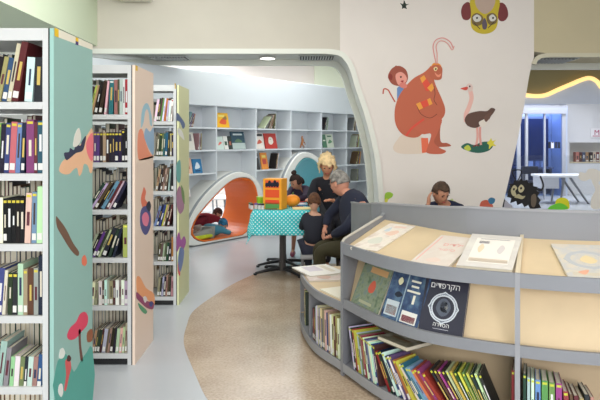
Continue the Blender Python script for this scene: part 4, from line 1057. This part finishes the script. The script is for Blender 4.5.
# grey haired man, seated sideways, leaning left over the child
chair('low_chair', .55, 5.55, .40, 'low dark chair under the grey haired man', -PI/2, w_=.40)
person('person', 'grey haired person in a navy sweater and olive trousers seated, leaning towards the child', dict(
    pelvis=(0.550, 5.60, .52), chest=(0.530, 5.72, .86), neck=(0.450, 5.76, 1.0), head=(0.385, 5.82, 1.075),
    shL=(0.590, 5.52, .90), shR=(0.450, 5.95, .92), elL=(0.410, 5.42, .70), elR=(0.290, 6.05, .74), wrL=(0.295, 5.62, .60), wrR=(0.250, 6.0, .62),
    hdL=(-.2, .9, -.3), palmL=(-.5, .2, 1), palmR=(0, -.3, -1),
    hipL=(0.490, 5.50, .50), hipR=(0.510, 5.70, .50), knL=(0.180, 5.46, .50), knR=(0.170, 5.70, .48), anL=(0.170, 5.44, .07), anR=(0.210, 5.74, .07), toeL=(0.050, 5.42, .04), toeR=(0.070, 5.72, .04)),
    1.02, (200, 142, 118), (36, 40, 58), (54, 50, 30), (128, 124, 118), 'short', (-.75, .62, -.35), width=1.15)
# small child with brown hair, back to the viewer
chair('child_stool', .135, 6.12, .34, 'small child stool beside the dotted tablecloth', 0, (150, 150, 150), False, .26)
person('person', 'small brown haired child in dark clothes with back to the viewer, at the table', dict(
    pelvis=(.135, 6.12, .43), chest=(.135, 6.12, .66), neck=(.14, 6.11, .765), head=(.145, 6.10, .865),
    shL=(.225, 6.12, .70), shR=(.05, 6.14, .70), elL=(.25, 6.16, .56), elR=(.02, 6.22, .58), wrL=(.20, 6.27, .53), wrR=(.03, 6.34, .66),
    hipL=(.18, 6.14, .41), hipR=(.09, 6.14, .41), knL=(.20, 6.36, .40), knR=(.09, 6.36, .40), anL=(.2, 6.36, .12), anR=(.09, 6.36, .12), toeL=(.2, 6.46, .08), toeR=(.09, 6.46, .08)),
    .74, SKIN, (34, 36, 46), (40, 42, 56), (84, 54, 34), 'child', (.1, 1, -.3))
# woman with curly blonde hair behind the table end
chair('low_chair', .42, 7.25, .42, 'dark chair under the curly haired woman behind the table', PI)
person('person', 'curly blonde person in a dark cardigan sitting behind the table, looking down', dict(
    pelvis=(.42, 7.2, .55), chest=(.33, 7.08, .93), neck=(.315, 7.05, 1.08), head=(.315, 6.98, 1.20),
    shL=(.49, 7.08, 1.0), shR=(.17, 7.08, .98), elL=(.50, 6.92, .78), elR=(.12, 6.92, .80), wrL=(.36, 6.75, .82), wrR=(.10, 6.72, .83),
    hipL=(.5, 7.15, .52), hipR=(.34, 7.15, .52), knL=(.50, 6.82, .50), knR=(.30, 6.80, .50), anL=(.5, 6.8, .07), anR=(.3, 6.8, .07), toeL=(.5, 6.68, .04), toeR=(.3, 6.68, .04)),
    1.0, (212, 150, 118), (30, 30, 38), (40, 40, 48), (228, 200, 152), 'curly', (-.05, -1, -.45))
pr = COL.objects[-1]
# girl with a bun, leaning over the table
person('person', 'girl with dark hair in a bun and bare legs bending over the table from behind', dict(
    pelvis=(-.02, 7.78, .66), chest=(-.0, 7.54, .84), neck=(-.02, 7.44, .92), head=(-.045, 7.34, .985),
    shL=(.085, 7.50, .87), shR=(-.10, 7.50, .87), elL=(.06, 7.32, .80), elR=(-.16, 7.34, .80), wrL=(-.04, 7.18, .79), wrR=(-.20, 7.17, .79),
    hipL=(.06, 7.78, .62), hipR=(-.06, 7.78, .62), knL=(.07, 7.78, .36), knR=(-.07, 7.78, .36), anL=(.07, 7.78, .07), anR=(-.09, 7.78, .07), toeL=(.08, 7.68, .04), toeR=(-.10, 7.68, .04)),
    .80, (176, 122, 96), (60, 46, 66), None, (44, 28, 24), 'bun', (-.75, -.55, -.55), shoe_c=(150, 70, 90))
# man behind the curved shelf, in front of the mural
chair('low_chair', 1.55, 6.62, .44, 'dark backless seat behind the curved shelf under the dark haired man', 0, back=False)
person('person', 'dark haired person in navy behind the curved shelf, head bowed, hand at the ear', dict(
    pelvis=(1.565, 6.6, 0.540), chest=(1.545, 6.45, 0.740), neck=(1.525, 6.38, 0.840), head=(1.480, 6.32, 0.935),
    shL=(1.725, 6.45, 0.750), shR=(1.345, 6.43, 0.750), elL=(1.775, 6.25, 0.580), elR=(1.285, 6.18, 0.640), wrL=(1.625, 6.05, 0.600), wrR=(1.340, 6.26, 0.840),
    hdR=(.1, .1, 1), palmR=(1, 0, 0),
    hipL=(1.645, 6.58, 0.500), hipR=(1.465, 6.58, 0.500), knL=(1.675, 6.2, 0.500), knR=(1.425, 6.2, 0.500), anL=(1.675, 6.2, 0.070), anR=(1.425, 6.2, 0.070), toeL=(1.675, 6.05, 0.040), toeR=(1.425, 6.05, 0.040)),
    1.0, (196, 140, 112), (32, 40, 66), (50, 52, 62), (74, 56, 44), 'crop', (.35, -.85, -.4))
# children lying in the orange pod
def podp(px, py, d): 
    p, a = onL(px, py, d); return p
q = lambda a, y, z: LM @ Vector((a, y, z))
ac = a_px(222)
def lying(name, label, a0_, a1_, y, zf, s, top_c, leg_c, hair_c, face, legs=True):
    return person(name, label, dict(
      pelvis=q(a0_, y, zf+.10), chest=q(a0_+.26*s, y, zf+.12), neck=q(a0_+.37*s, y, zf+.14), head=q(a0_+.47*s, y, zf+.16),
      shL=q(a0_+.30*s, y-.13*s, zf+.11), shR=q(a0_+.30*s, y+.13*s, zf+.11), elL=q(a0_+.42*s, y-.2*s, zf+.06), elR=q(a0_+.42*s, y+.2*s, zf+.06), wrL=q(a0_+.55*s, y-.10*s, zf+.05), wrR=q(a0_+.55*s, y+.12*s, zf+.05),
      hipL=q(a0_-.02, y-.07*s, zf+.09), hipR=q(a0_-.02, y+.07*s, zf+.09), knL=q(a0_-.30*s, y-.10*s, zf+.07), knR=q(a0_-.30*s, y+.08*s, zf+.07), anL=q(a0_-.58*s, y-.12*s, zf+.06), anR=q(a0_-.58*s, y+.06*s, zf+.06), toeL=q(a0_-.62*s, y-.12*s, zf+.04), toeR=q(a0_-.62*s, y+.06*s, zf+.04)),
      s, SKIN, top_c, leg_c, hair_c, 'child', face)
PF = .052
ac = a_px(224)
lying('person', 'child in a teal top and grey trousers lying face down in the orange pod', ac-.30, 0, .10, PF, .80, (60, 120, 140), (140, 142, 136), (30, 96, 130), (.3, -.8, -.6))
c2 = lying('person', 'child in a maroon hooded top curled up deeper inside the orange pod', ac-.10, 0, .42, PF+.12, .78, (128, 30, 46), (120, 34, 50), (66, 42, 36), (.6, -.5, -.5))
p = q(ac-.50, .10, PF)
bm = bmesh.new(); vs = ell(bm, (0, 0, .05), (.30, .16, .045), 3, fn=lambda v: Vector((math.copysign(abs(v.x)**.6, v.x), math.copysign(abs(v.y)**.6, v.y), v.z)))
t = obj('cushion', bm, mat((176, 190, 40), .8, .08, 12), smooth=True); t.location = p; t.rotation_euler = (0, 0, math.atan2(UX.y, UX.x)); tag(t, 'lime green cushion on the floor of the orange pod', 'cushion')
# plain orange panel with a dark triangle, inside the teal pod
t = obj('orange_panel', bevel(bx(-.12, .12, -.012, .012, 0, .40), .006), mat((234, 120, 40), .6)); t.matrix_world = LM @ Matrix.Translation((a_px(293)+.02, .35, .40)); tag(t, 'orange panel with dark triangle standing inside the teal pod', 'tent')
bm = bmesh.new(); prism(bm, [(-.11, -.014, .42), (.11, -.014, .42), (.0, -.014, .66)], Vector((0, .02, 0))); obj('gable', bm, mat((74, 56, 40), .7), t)
bm = bmesh.new(); ell(bm, (0, -.02, .47), (.035, .006, .03), 2); obj('gable_mark', bm, mat((226,206,150), .6), t)

# ------------------------------------------------------------------ painted figures on the mural wall
def mural(name, desc, cat, shapes, group='painted figures on the white mural wall'):
    """shapes: (part name, outline in measured points, colour, [smooth])"""
    allp = [at(x, y, YA) for sh in shapes for x, y in sh[1]]
    o = Vector((sum(p.x for p in allp)/len(allp), YA, sum(p.z for p in allp)/len(allp)))
    t = tag(empty(name, o), desc, cat, group)
    for i, sh in enumerate(shapes):
        P = [at(x, y, YA)-o for x, y in sh[1]]
        if len(sh) < 4 or sh[3]: P = catmull(P, 4, True)
        for p in P: p.y = -.0005
        bm = bmesh.new(); prism(bm, P, Vector((0, -.0008-.0004*i, 0)))
        obj(sh[0], bm, mat(sh[2], .7), t)
    return t
def stroke(pts, wd):
    P = catmull([(x, y, 0) for x, y in pts], 4); a = []; b = []
    for i, p in enumerate(P):
        d = (P[min(i+1, len(P)-1)]-P[max(i-1, 0)]).normalized(); n_ = Vector((-d.y, d.x, 0))*wd/2
        a.append(((p+n_).x, (p+n_).y)); b.append(((p-n_).x, (p-n_).y))
    return a+b[::-1]
mural('painted_bear', 'painted brown bear-like figure with orange cuffs and a curly plume, seated on the mural', 'wall painting', [
 ('rock', [(393,148),(397,140),(404,134),(420,136),(428,142),(428,152),(412,154),(398,153)], (226,208,190)),
 ('satchel', [(421,138),(428,138),(429,152),(422,153)], (232,112,80), False),
 ('far_leg', [(428,116),(438,112),(441,120),(440,132),(441,142),(447,143),(451,146),(440,147),(433,146),(432,130)], (176,92,68)),
 ('body_shape', [(431,66),(436,66),(438,71),(436,76),(434,79),(436,86),(441,97),(445,108),(444,116),(438,122),(432,126),(426,130),(418,137),(408,137),(400,132),(395,122),(395,108),(399,96),(406,86),(414,78),(423,73),(428,69)], (196,104,76)),
 ('near_leg', [(414,126),(426,122),(436,116),(442,120),(438,132),(434,142),(440,148),(446,151),(441,154),(427,153),(428,146),(431,134),(422,134)], (200,104,78)),
 ('arm_line', stroke([(417,106),(421,114),(430,118),(437,114)], .6), (120,60,48), False),
 ('arm_line', stroke([(434,86),(435,94),(434,100),(437,105)], .6), (110,60,48), False),
 ('sash', stroke([(406,136),(412,128),(424,119)], 2.2), (222,84,66), False),
 ('cuff', [(420,78),(424,75),(432,87),(429,91),(426,91)], (226,84,64), False),
 ('cuff_stripe', [(420,78),(424,75),(426,79),(422,83)], (240,164,70), False),
 ('cuff_stripe', [(427,88),(432,83),(434,88),(431,92)], (240,164,70), False),
 ('cuff', [(416,104),(430,98),(432,104),(419,110)], (226,84,64), False),
 ('cuff_stripe', [(416,104),(420,102),(423,108),(419,110)], (240,164,70), False),
 ('cuff_stripe', [(427,99.5),(430,98),(432.5,104),(429,105.5)], (240,164,70), False),
 ('crown', [(431.5,67),(433,63.5),(437,63),(440,64.5),(441,67),(436,68)], (232,150,60)),
 ('muzzle', [(435,74),(440,72),(442,75),(440,79),(436,79)], (204,116,84)),
 ('head_shape', [(430,72),(432,66),(438,65),(442,68),(442,74),(441,79),(436,80),(431,78)], (192,102,74)),
 ('eye_white', [(433.5,68),(436,66.8),(437.6,68.5),(436,71),(434,70.5)], (236,214,160)),
 ('pupil', [(434.8,68.6),(436,68.2),(436.4,69.4),(435.2,70)], (40,26,24)),
 ('smile', [(434.5,72.5),(438,75),(441,73.5),(439.5,77),(436.5,76.5)], (232,150,120)),
 ('plume', stroke([(436,64),(434,54),(433,46),(436,40),(443,38),(450,42),(453,48)], .9), (222,150,144), False),
 ('plume', stroke([(437,64),(437,54),(436,46),(440,41),(447,43),(452,50),(454,46)], .8), (226,160,150), False),
])
mural('painted_child', 'painted child with red-brown hair and blue shirt peeking behind the painted bear', 'wall painting', [
 ('shirt', [(397,88),(402,84),(408,86),(405,92),(399,101),(397,100)], (108,140,190), False),
 ('tail', stroke([(395,102),(391,95),(388,90),(384,89),(383,94)], 1.3), (190,84,64), False),
 ('hair_shape', [(388,77),(390,71),(394,67),(400,66),(406,70),(408,77),(406,83),(400,86),(392,84)], (160,84,66)),
 ('hair_shape', [(394,68),(396,65.5),(398,67.5)], (160,84,66)),
 ('ear_shape', [(388,78),(390,73.5),(392.5,76),(391.5,80)], (140,56,46)),
 ('face_shape', [(395.5,75),(401,72),(406,76),(406.5,81),(402,85),(397.5,84)], (232,158,142)),
 ('hand_shape', [(399,85),(403,82),(407,85),(406,88),(402,88)], (222,130,116)),
 ('eye_mark', [(400,76.5),(401.4,76),(401.6,77.5),(400.4,78)], (60,30,30)),
 ('mouth_mark', [(400.5,81),(403.5,80.5),(402.5,82.5)], (170,50,50)),
])
mural('painted_ostrich', 'painted ostrich with brown feathers standing on painted green grass', 'wall painting', [
 ('grass_patch', [(461,147),(467,143),(474,145),(482,142),(490,142),(493,146),(488,151),(478,153),(468,151)], (44,100,84)),
 ('yellow_flower', [(487,143),(490,140),(491,138),(492.5,141),(496,140),(493.5,143),(496,146),(492,146),(489,149),(489,145)], (226,212,70)),
 ('yellow_flower', [(464,148),(468,145),(471,149),(468,151)], (196,206,80)),
 ('leg_shape', stroke([(477,127),(477.5,137),(476,146)], 2.2), (232,172,160), False),
 ('leg_shape', stroke([(480,127),(480,137),(481,145)], 2.2), (226,160,150), False),
 ('foot_shape', stroke([(473,146.5),(477,145),(479,146)], 1.2), (120,50,50), False),
 ('neck_shape', stroke([(470,90),(471.5,98),(469,107),(466,114),(466,122)], 4.2), (236,186,174), False),
 ('head_shape', [(466,86),(469,83.5),(472,85),(472.8,89),(470,92),(467,90)], (226,200,190)),
 ('beak', [(460.5,88.5),(466,86.8),(468,88),(466,90.3),(462,89.3)], (210,80,66)),
 ('eye_mark', [(469,85.8),(470.3,85.6),(470.3,87),(469.2,87.2)], (40,34,34)),
 ('body_shape', [(465,118),(468,114),(474,112),(480,111),(487,111),(491,108),(495,109),(494,112),(491,116),(488,121),(482,125),(475,128),(468,126),(465,122)], (100,74,64)),
 ('wing_shape', [(479,122),(484,119),(487,115),(489,119),(486,124),(483,127),(480,126)], (232,222,210)),
 ('wing_shape', [(484,117),(491,112),(490,117),(486,122)], (110,80,68)),
])
mural('painted_mask', 'painted upside-down yellow face with round glasses and red ears at the top edge', 'wall painting', [
 ('ear_shape', [(461,12),(463,5),(468,2),(471,6),(471,16),(468,20),(463,19)], (122,56,58)),
 ('ear_shape', [(498,4),(503,3),(507,8),(508,16),(504,21),(499,20),(497,12)], (122,56,58)),
 ('face_shape', [(472,-2),(498,-2),(498,14),(497,26),(492,32),(484,34),(476,32),(471,26),(471,12)], (200,178,50)),
 ('forehead', [(476,-2),(494,-2),(493,8),(485,14),(477,8)], (190,166,150)),
 ('glasses', [(472,16),(477,13),(483,17),(482,24),(476,26),(472,23)], (120,100,60)),
 ('glasses', [(487,15),(493,13),(497,17),(496,23),(490,25),(487,21)], (120,100,60)),
 ('eye_white', [(473,17),(477,14.5),(481,17.5),(480,21),(476,22),(473.5,20)], (214,212,204)),
 ('eye_white', [(489,17),(492.5,14.5),(496,18),(494,21),(490.5,21)], (214,212,204)),
 ('pupil', [(476,17.5),(477.5,17),(477.8,18.6),(476.4,19)], (30,26,30)),
 ('pupil', [(492,17.5),(493.5,17),(493.8,18.6),(492.4,19)], (30,26,30)),
 ('nose_shape', [(482,24),(484.5,18),(487,24),(486,29),(483,29)], (96,84,96)),
 ('whisker', stroke([(474,23),(480,29)], .8), (70,60,40), False),
 ('whisker', stroke([(494,22),(488,28)], .8), (70,60,40), False),
])
mural('painted_flower', 'small dark green painted sprig near the top edge of the mural', 'wall painting', [
 ('sprig', [(400,3),(403,4),(404,0),(406,4),(409,4),(406,6),(407,9),(404,8),(402,9),(402,6)], (40,52,44)),
])
mural('painted_bird', 'painted red and blue bird low on the mural beside the opening', 'wall painting', [
 ('body_shape', [(480,204),(482,201),(487,200),(491,203),(493,207),(485,209),(480,208)], (200,96,74)),
 ('head_shape', [(488,200),(491,197.5),(495,199),(494,203),(490,204)], (60,116,150)),
])
mural('painted_leaves', 'small pale green painted leaves behind the dark haired head', 'wall painting', [
 ('leaf', [(450,200),(453,199),(453.5,205),(451,207)], (190,200,140)), ('leaf', [(454,201),(457,203),(456.5,208),(454,207)], (180,190,130)), ('leaf', [(457.5,204),(460,206),(459,210),(457,209)], (190,200,140)),
])
mural('painted_leaves', 'small lime painted leaf beside the arch, above the curved shelf', 'wall painting', [
 ('leaf', [(385,194),(389,192),(393,194),(392,197),(389,199),(385,202)], (150,190,60)), ('leaf', [(385,199),(388,199),(387,203),(385,204)], (210,206,80)),
])

# ------------------------------------------------------------------ side room beyond the right opening
BW = 17.0
struct('wall_side_back', bx(2.1, 8, BW, BW+.1, 0, 3.45), mat((214, 220, 232), .6))
struct('wall_side_upper', bx(2.1, 8, 15.0, 15.1, 2.75, 3.45), OLIVE)
# canopy with a lit wavy edge
def cnp(x, y): return at(x, y, 13.0)
edge_pts = [(490,90),(505,91),(515,93.5),(526,96.5),(538,97.5),(547,96),(558,91),(570,86),(582,81),(590,79.5),(597,83),(603,90),(620,96)]
E_ = catmull([cnp(*p_) for p_ in edge_pts], 5)
low = Vector((0, 0, 0))
bm = bmesh.new(); prism(bm, E_ + [Vector((E_[-1].x, 13, 2.28)), Vector((E_[0].x, 13, 2.28))], Vector((0, .06, 0)))
t = obj('canopy', bm, mat((222, 228, 240), .5)); tag(t, 'white wavy-edged ceiling canopy with a glowing yellow rim in the side room', 'canopy')
bm = bmesh.new(); tube(bm, [p_+Vector((0, -.01, .03)) for p_ in E_], .045, 8); obj('light_strip', bm, mat((255, 214, 140), .5, emit=.55), t)
bm = bmesh.new(); prism(bm, [p_+Vector((0, .0, .05)) for p_ in E_] + [Vector((E_[-1].x, 13, 3.45)), Vector((E_[0].x, 13, 3.45))], Vector((0, .05, 0)))
for v in bm.verts: v.co.y += .07
struct('wall_canopy_upper', bm, OLIVE)
# glazed booth: frame, panes, blue light inside
def WX(px, Y=BW): return (px-300)/600*Y
g = tag(empty('glass_booth', (WX(535), 16.2, 0)), 'glazed blue-lit booth with a sliding glass door in the side room', 'booth')
GX = g.location.x; gy = 16.0-16.2
gx = lambda px: (px-300)/600*16.0-GX
FR = mat((176, 178, 186), .4)
obj('header', bx(gx(500), gx(566), gy-.05, gy+.15, 2.2, 2.42), FR, g)
for px, w_ in ((519, .09), (527, .06), (545, .04), (564, .09)): obj('post', bx(gx(px)-w_/2, gx(px)+w_/2, gy, gy+.08, 0, 2.2), FR, g)
GL = glass_mat((.72, .82, 1.0))
obj('glass_pane', bx(gx(528.5), gx(544), gy+.03, gy+.045, .02, 2.19), GL, g)
obj('glass_pane', bx(gx(546), gx(562), gy+.03, gy+.045, .02, 2.19), GL, g)
obj('glass_pane', bx(gx(500), gx(517), gy+.03, gy+.045, .02, 2.19), GL, g)
obj('side_wall', bx(gx(566.5), gx(569), gy+.09, gy+.95, 0, 2.42), mat((200, 210, 230), .5), g)
l = bpy.data.lights.new('booth_lamp', 'AREA'); l.energy = 9; l.color = (.35, .5, 1.0); l.size = 1.2
lo = bpy.data.objects.new('booth_lamp', l); COL.objects.link(lo); lo.location = (WX(540, 16.5), 16.5, 2.35)
DKB = mat((44, 54, 92), .5)
t = tag(empty('backboard', (WX(525), 16.9, 0)), 'dark navy partition behind the booth glass', 'partition')
obj('board', bx(-.8, .62, 0, .05, 0, 2.1), DKB, t); obj('board_frame', bx(-.82, .64, -.01, -.001, 2.1, 2.16), FR, t)
t = tag(empty('booth_desk', (WX(524), 16.55, 0)), 'dark desk seen through the booth glass', 'desk')
obj('desktop', bx(-.5, .55, -.25, .3, .72, .76), mat((70, 80, 110), .4), t)
for sx in (-.45, .5): obj('leg', bx(sx-.02, sx+.02, -.2, .25, 0, .7195), mat((50, 56, 80), .4), t)
for i, (x, c, nm) in enumerate([(-.1, (210,214,224), 'white'), (.08, (150,160,190), 'grey'), (.24, (220,220,226), 'pale')]):
    o = obj('storage_box', bevel(bx(-.06, .06, -.06, .06, 0, .16), .008), mat(c, .5)); o.location = (WX(527)+x, 16.5, .761); tag(o, f'small {nm} box on the desk inside the booth', 'box', 'boxes on the booth desk')
    obj('box_lid', bevel(bx(-.064, .064, -.064, .064, .161, .18), .004), mat((90, 100, 130), .5), o)
# hanging notes on the right-hand pane wall, and cabinet below
for i, px in enumerate((549.5, 552.5, 556, 559)):
    o = obj('pinned_card', bx(-.035, .035, 0, .004, 0, .16), mat([(40,44,60),(226,228,232),(50,54,70),(44,48,64)][i], .6)); o.location = (WX(px, 15.98), 15.98, 1.28); tag(o, ['leftmost dark', 'white', 'inner dark', 'rightmost dark'][i]+' card pinned on the booth pane', 'card', 'cards on the booth pane')
    obj('clip', bx(-.012, .012, -.006, -.001, .14, .17), BLACK, o)
# wall unit with niche, books and a sign
t = tag(empty('wall_cabinet', (WX(585, 16.6), 16.6, 0)), 'white wall cabinet with an open niche of books in the side room', 'cabinet')
cx = lambda px: (px-300)/600*16.6-t.location.x
cz = lambda y: 1.5-(y-140)/600*16.6
CM = mat((222, 222, 224), .5)
obj('lower_body', bx(cx(566), cx(640), 0, .39, 0, cz(163.5)), CM, t)
obj('upper_body', bx(cx(566), cx(640), 0, .39, cz(142.5), 2.95), CM, t)
obj('side', bx(cx(566), cx(569.5), 0, .39, cz(163.5)+.0005, cz(142.5)-.0005), CM, t)
obj('niche_back', bx(cx(569.6), cx(640), .36, .39, cz(163.5)+.0005, cz(142.5)-.0005), mat((206, 204, 200), .5), t)
obj('niche_shelf', bx(cx(569.6), cx(640), .005, .358, cz(162)-.03, cz(162)), mat((214, 200, 170), .5), t)
cc = [((180,120,110),'pink'), ((90,60,60),'dark red'), ((70,80,100),'navy'), ((150,120,90),'tan'), ((60,50,50),'dark brown'), ((196,180,160),'cream'), ((110,60,60),'maroon'), ((210,200,180),'pale')]
for i, (c, nm) in enumerate(cc):
    px = 576+i*3.2+(1 if i > 3 else 0); o = book_parts('book', .085, .27, .16, c); o.location = (WX(px, 16.65), 16.65, cz(162)+.002)
    tag(o, f'{nm} book in the niche of the side room, {ORD[i+1]} from the left', 'book', 'books in the side room niche')
sg = tag(obj('wall_sign', bx(-.25, .3, -.02, 0, 0, .26), mat((236, 234, 236), .5)), 'white sign with dark pink cursive lettering above the niche', 'sign')
sg.location = (WX(599.5, 16.59), 16.59, cz(137.5))
text('Ma', sg, Matrix.Translation((-.04, -.0215, .13)) @ Matrix.Rotation(PI/2, 4, 'X') @ Matrix.Shear('XZ', 4, (0, 0)), .2, (176, 40, 90))
obj('underline', bx(-.2, .28, -.023, -.0205, .03, .05), mat((176, 40, 90), .5), sg)
# long white table with splayed legs
t = tag(empty('side_table', (WX(580, 14), 14.2, 0)), 'long white table with grey splayed legs in the side room', 'table')
tx = lambda px: (px-300)/600*14-t.location.x
obj('tabletop', bevel(bx(tx(542), tx(640), -.2, .5, .62, .68), .02), mat((232, 232, 236), .4), t)
obj('under_box', bx(tx(543), tx(561), -.1, .4, .36, .6195), mat((206, 208, 216), .5), t)
for x0, x1 in ((tx(566), tx(562)), (tx(572), tx(590))):
    for yy in (-.1, .4):
        bm = bmesh.new(); cyl(bm, (x0, yy, .6195), (x1, yy-.02, 0), .03, .022, 10); obj('leg', bm, mat((130, 132, 138), .4), t)
# office chair silhouette in the booth front
chair('desk_chair', WX(533, 15.3), 15.3, .46, 'dark chair standing in front of the booth', 0, (30, 34, 50), True, .42)

# glass screen in the right opening with stickers
GY = 7.75
gs = tag(empty('glass_screen', (3.3, GY, 0)), 'low clear glass screen standing in the right opening', 'screen')
obj('pane', bx(-.95, 1.7, -.006, .006, .08, 1.3), glass_mat((.97, .98, .98)), gs)
obj('bottom_rail', bx(-.95, 1.7, -.02, .02, 0, .079), mat((180, 182, 184), .4), gs)
def sticker(name, desc, shapes):
    allp = [at(x, y, GY) for sh in shapes for x, y in sh[1]]
    o = Vector((sum(p.x for p in allp)/len(allp), GY-.008, sum(p.z for p in allp)/len(allp)))
    t = tag(empty(name, o), desc, 'sticker', 'stickers on the glass screen')
    for i, sh in enumerate(shapes):
        P = [at(x, y, GY)-o for x, y in sh[1]]
        if len(sh) < 4 or sh[3]: P = catmull(P, 4, True)
        for p in P: p.y = 0
        bm = bmesh.new(); prism(bm, P, Vector((0, -.001-.0004*i, 0))); obj(sh[0], bm, mat(sh[2], .6), t)
    return t
sticker('creature_sticker', 'black shaggy creature sticker with pale patchy face and looped horn on the glass', [
 ('horn', stroke([(516,181),(512.5,174),(513,170.5),(521,170.5),(519,178),(517,181)], 1.2), (24,22,22), False),
 ('fur', [(508,190),(510,187),(509.5,184),(513,183.5),(514,180),(518,181),(521,178),(523,181),(527,179.5),(528,183),(533,182.5),(533,186),(537.5,187),(535.5,190),(539.5,193),(537,196),(540.5,200),(538.5,203),(541,208),(530,209),(528,205),(524,207),(522,203),(517,205),(516,201),(510,203),(511,198),(507,197)], (28,25,24), False),
 ('arm_shape', stroke([(536,189),(541,190),(543,185),(540,176)], 1.8), (30,28,30), False),
 ('arm_shape', stroke([(502,196),(504,200),(503,207)], 1.6), (30,28,30), False),
 ('face_patch', [(511,189),(514,185),(517,188),(515,191),(516,195),(513,196),(511,193)], (200,190,150)),
 ('face_patch', [(518,188),(521,184.5),(524,188),(522,192),(519,192)], (206,196,156)),
 ('face_patch', [(514,197),(518,194),(522,196),(525,196),(522,199),(517,198)], (190,180,140)),
 ('eye_mark', [(519.8,187.5),(521.5,187),(521.5,189),(520,189.3)], (20,18,18)),
 ('eye_mark', [(512.8,188.5),(514.3,188),(514.3,190),(513,190.3)], (20,18,18)),
 ('floor_scribble', [(505,200),(508,203),(512,206),(511,209),(504,209)], (190,186,196)),
 ('belly', [(531,196),(535,194),(536,201),(534,207),(531,205)], (110,96,80)),
])
sticker('circle_sticker', 'yellow circle sticker over a green leaf shape on the glass', [
 ('yellow_disc', [(555,206),(556,200),(561,197.5),(567,199),(569,204),(568,209),(556,209)], (220,216,40)),
 ('green_blob', [(548,208),(552,205),(559,203),(565,205),(567,209),(549,210)], (110,206,60)),
])
sticker('cloud_sticker', 'white scalloped cloud sticker at the right edge of the glass', [
 ('cloud_shape', [(578,176),(580,172),(585,173),(588,169),(595,169),(601,173),(601,179),(598,183),(601,187),(602,196),(601,208),(591,208),(591,198),(595,190),(592,183),(590,179),(585,181),(580,180)], (232,226,216)),
])
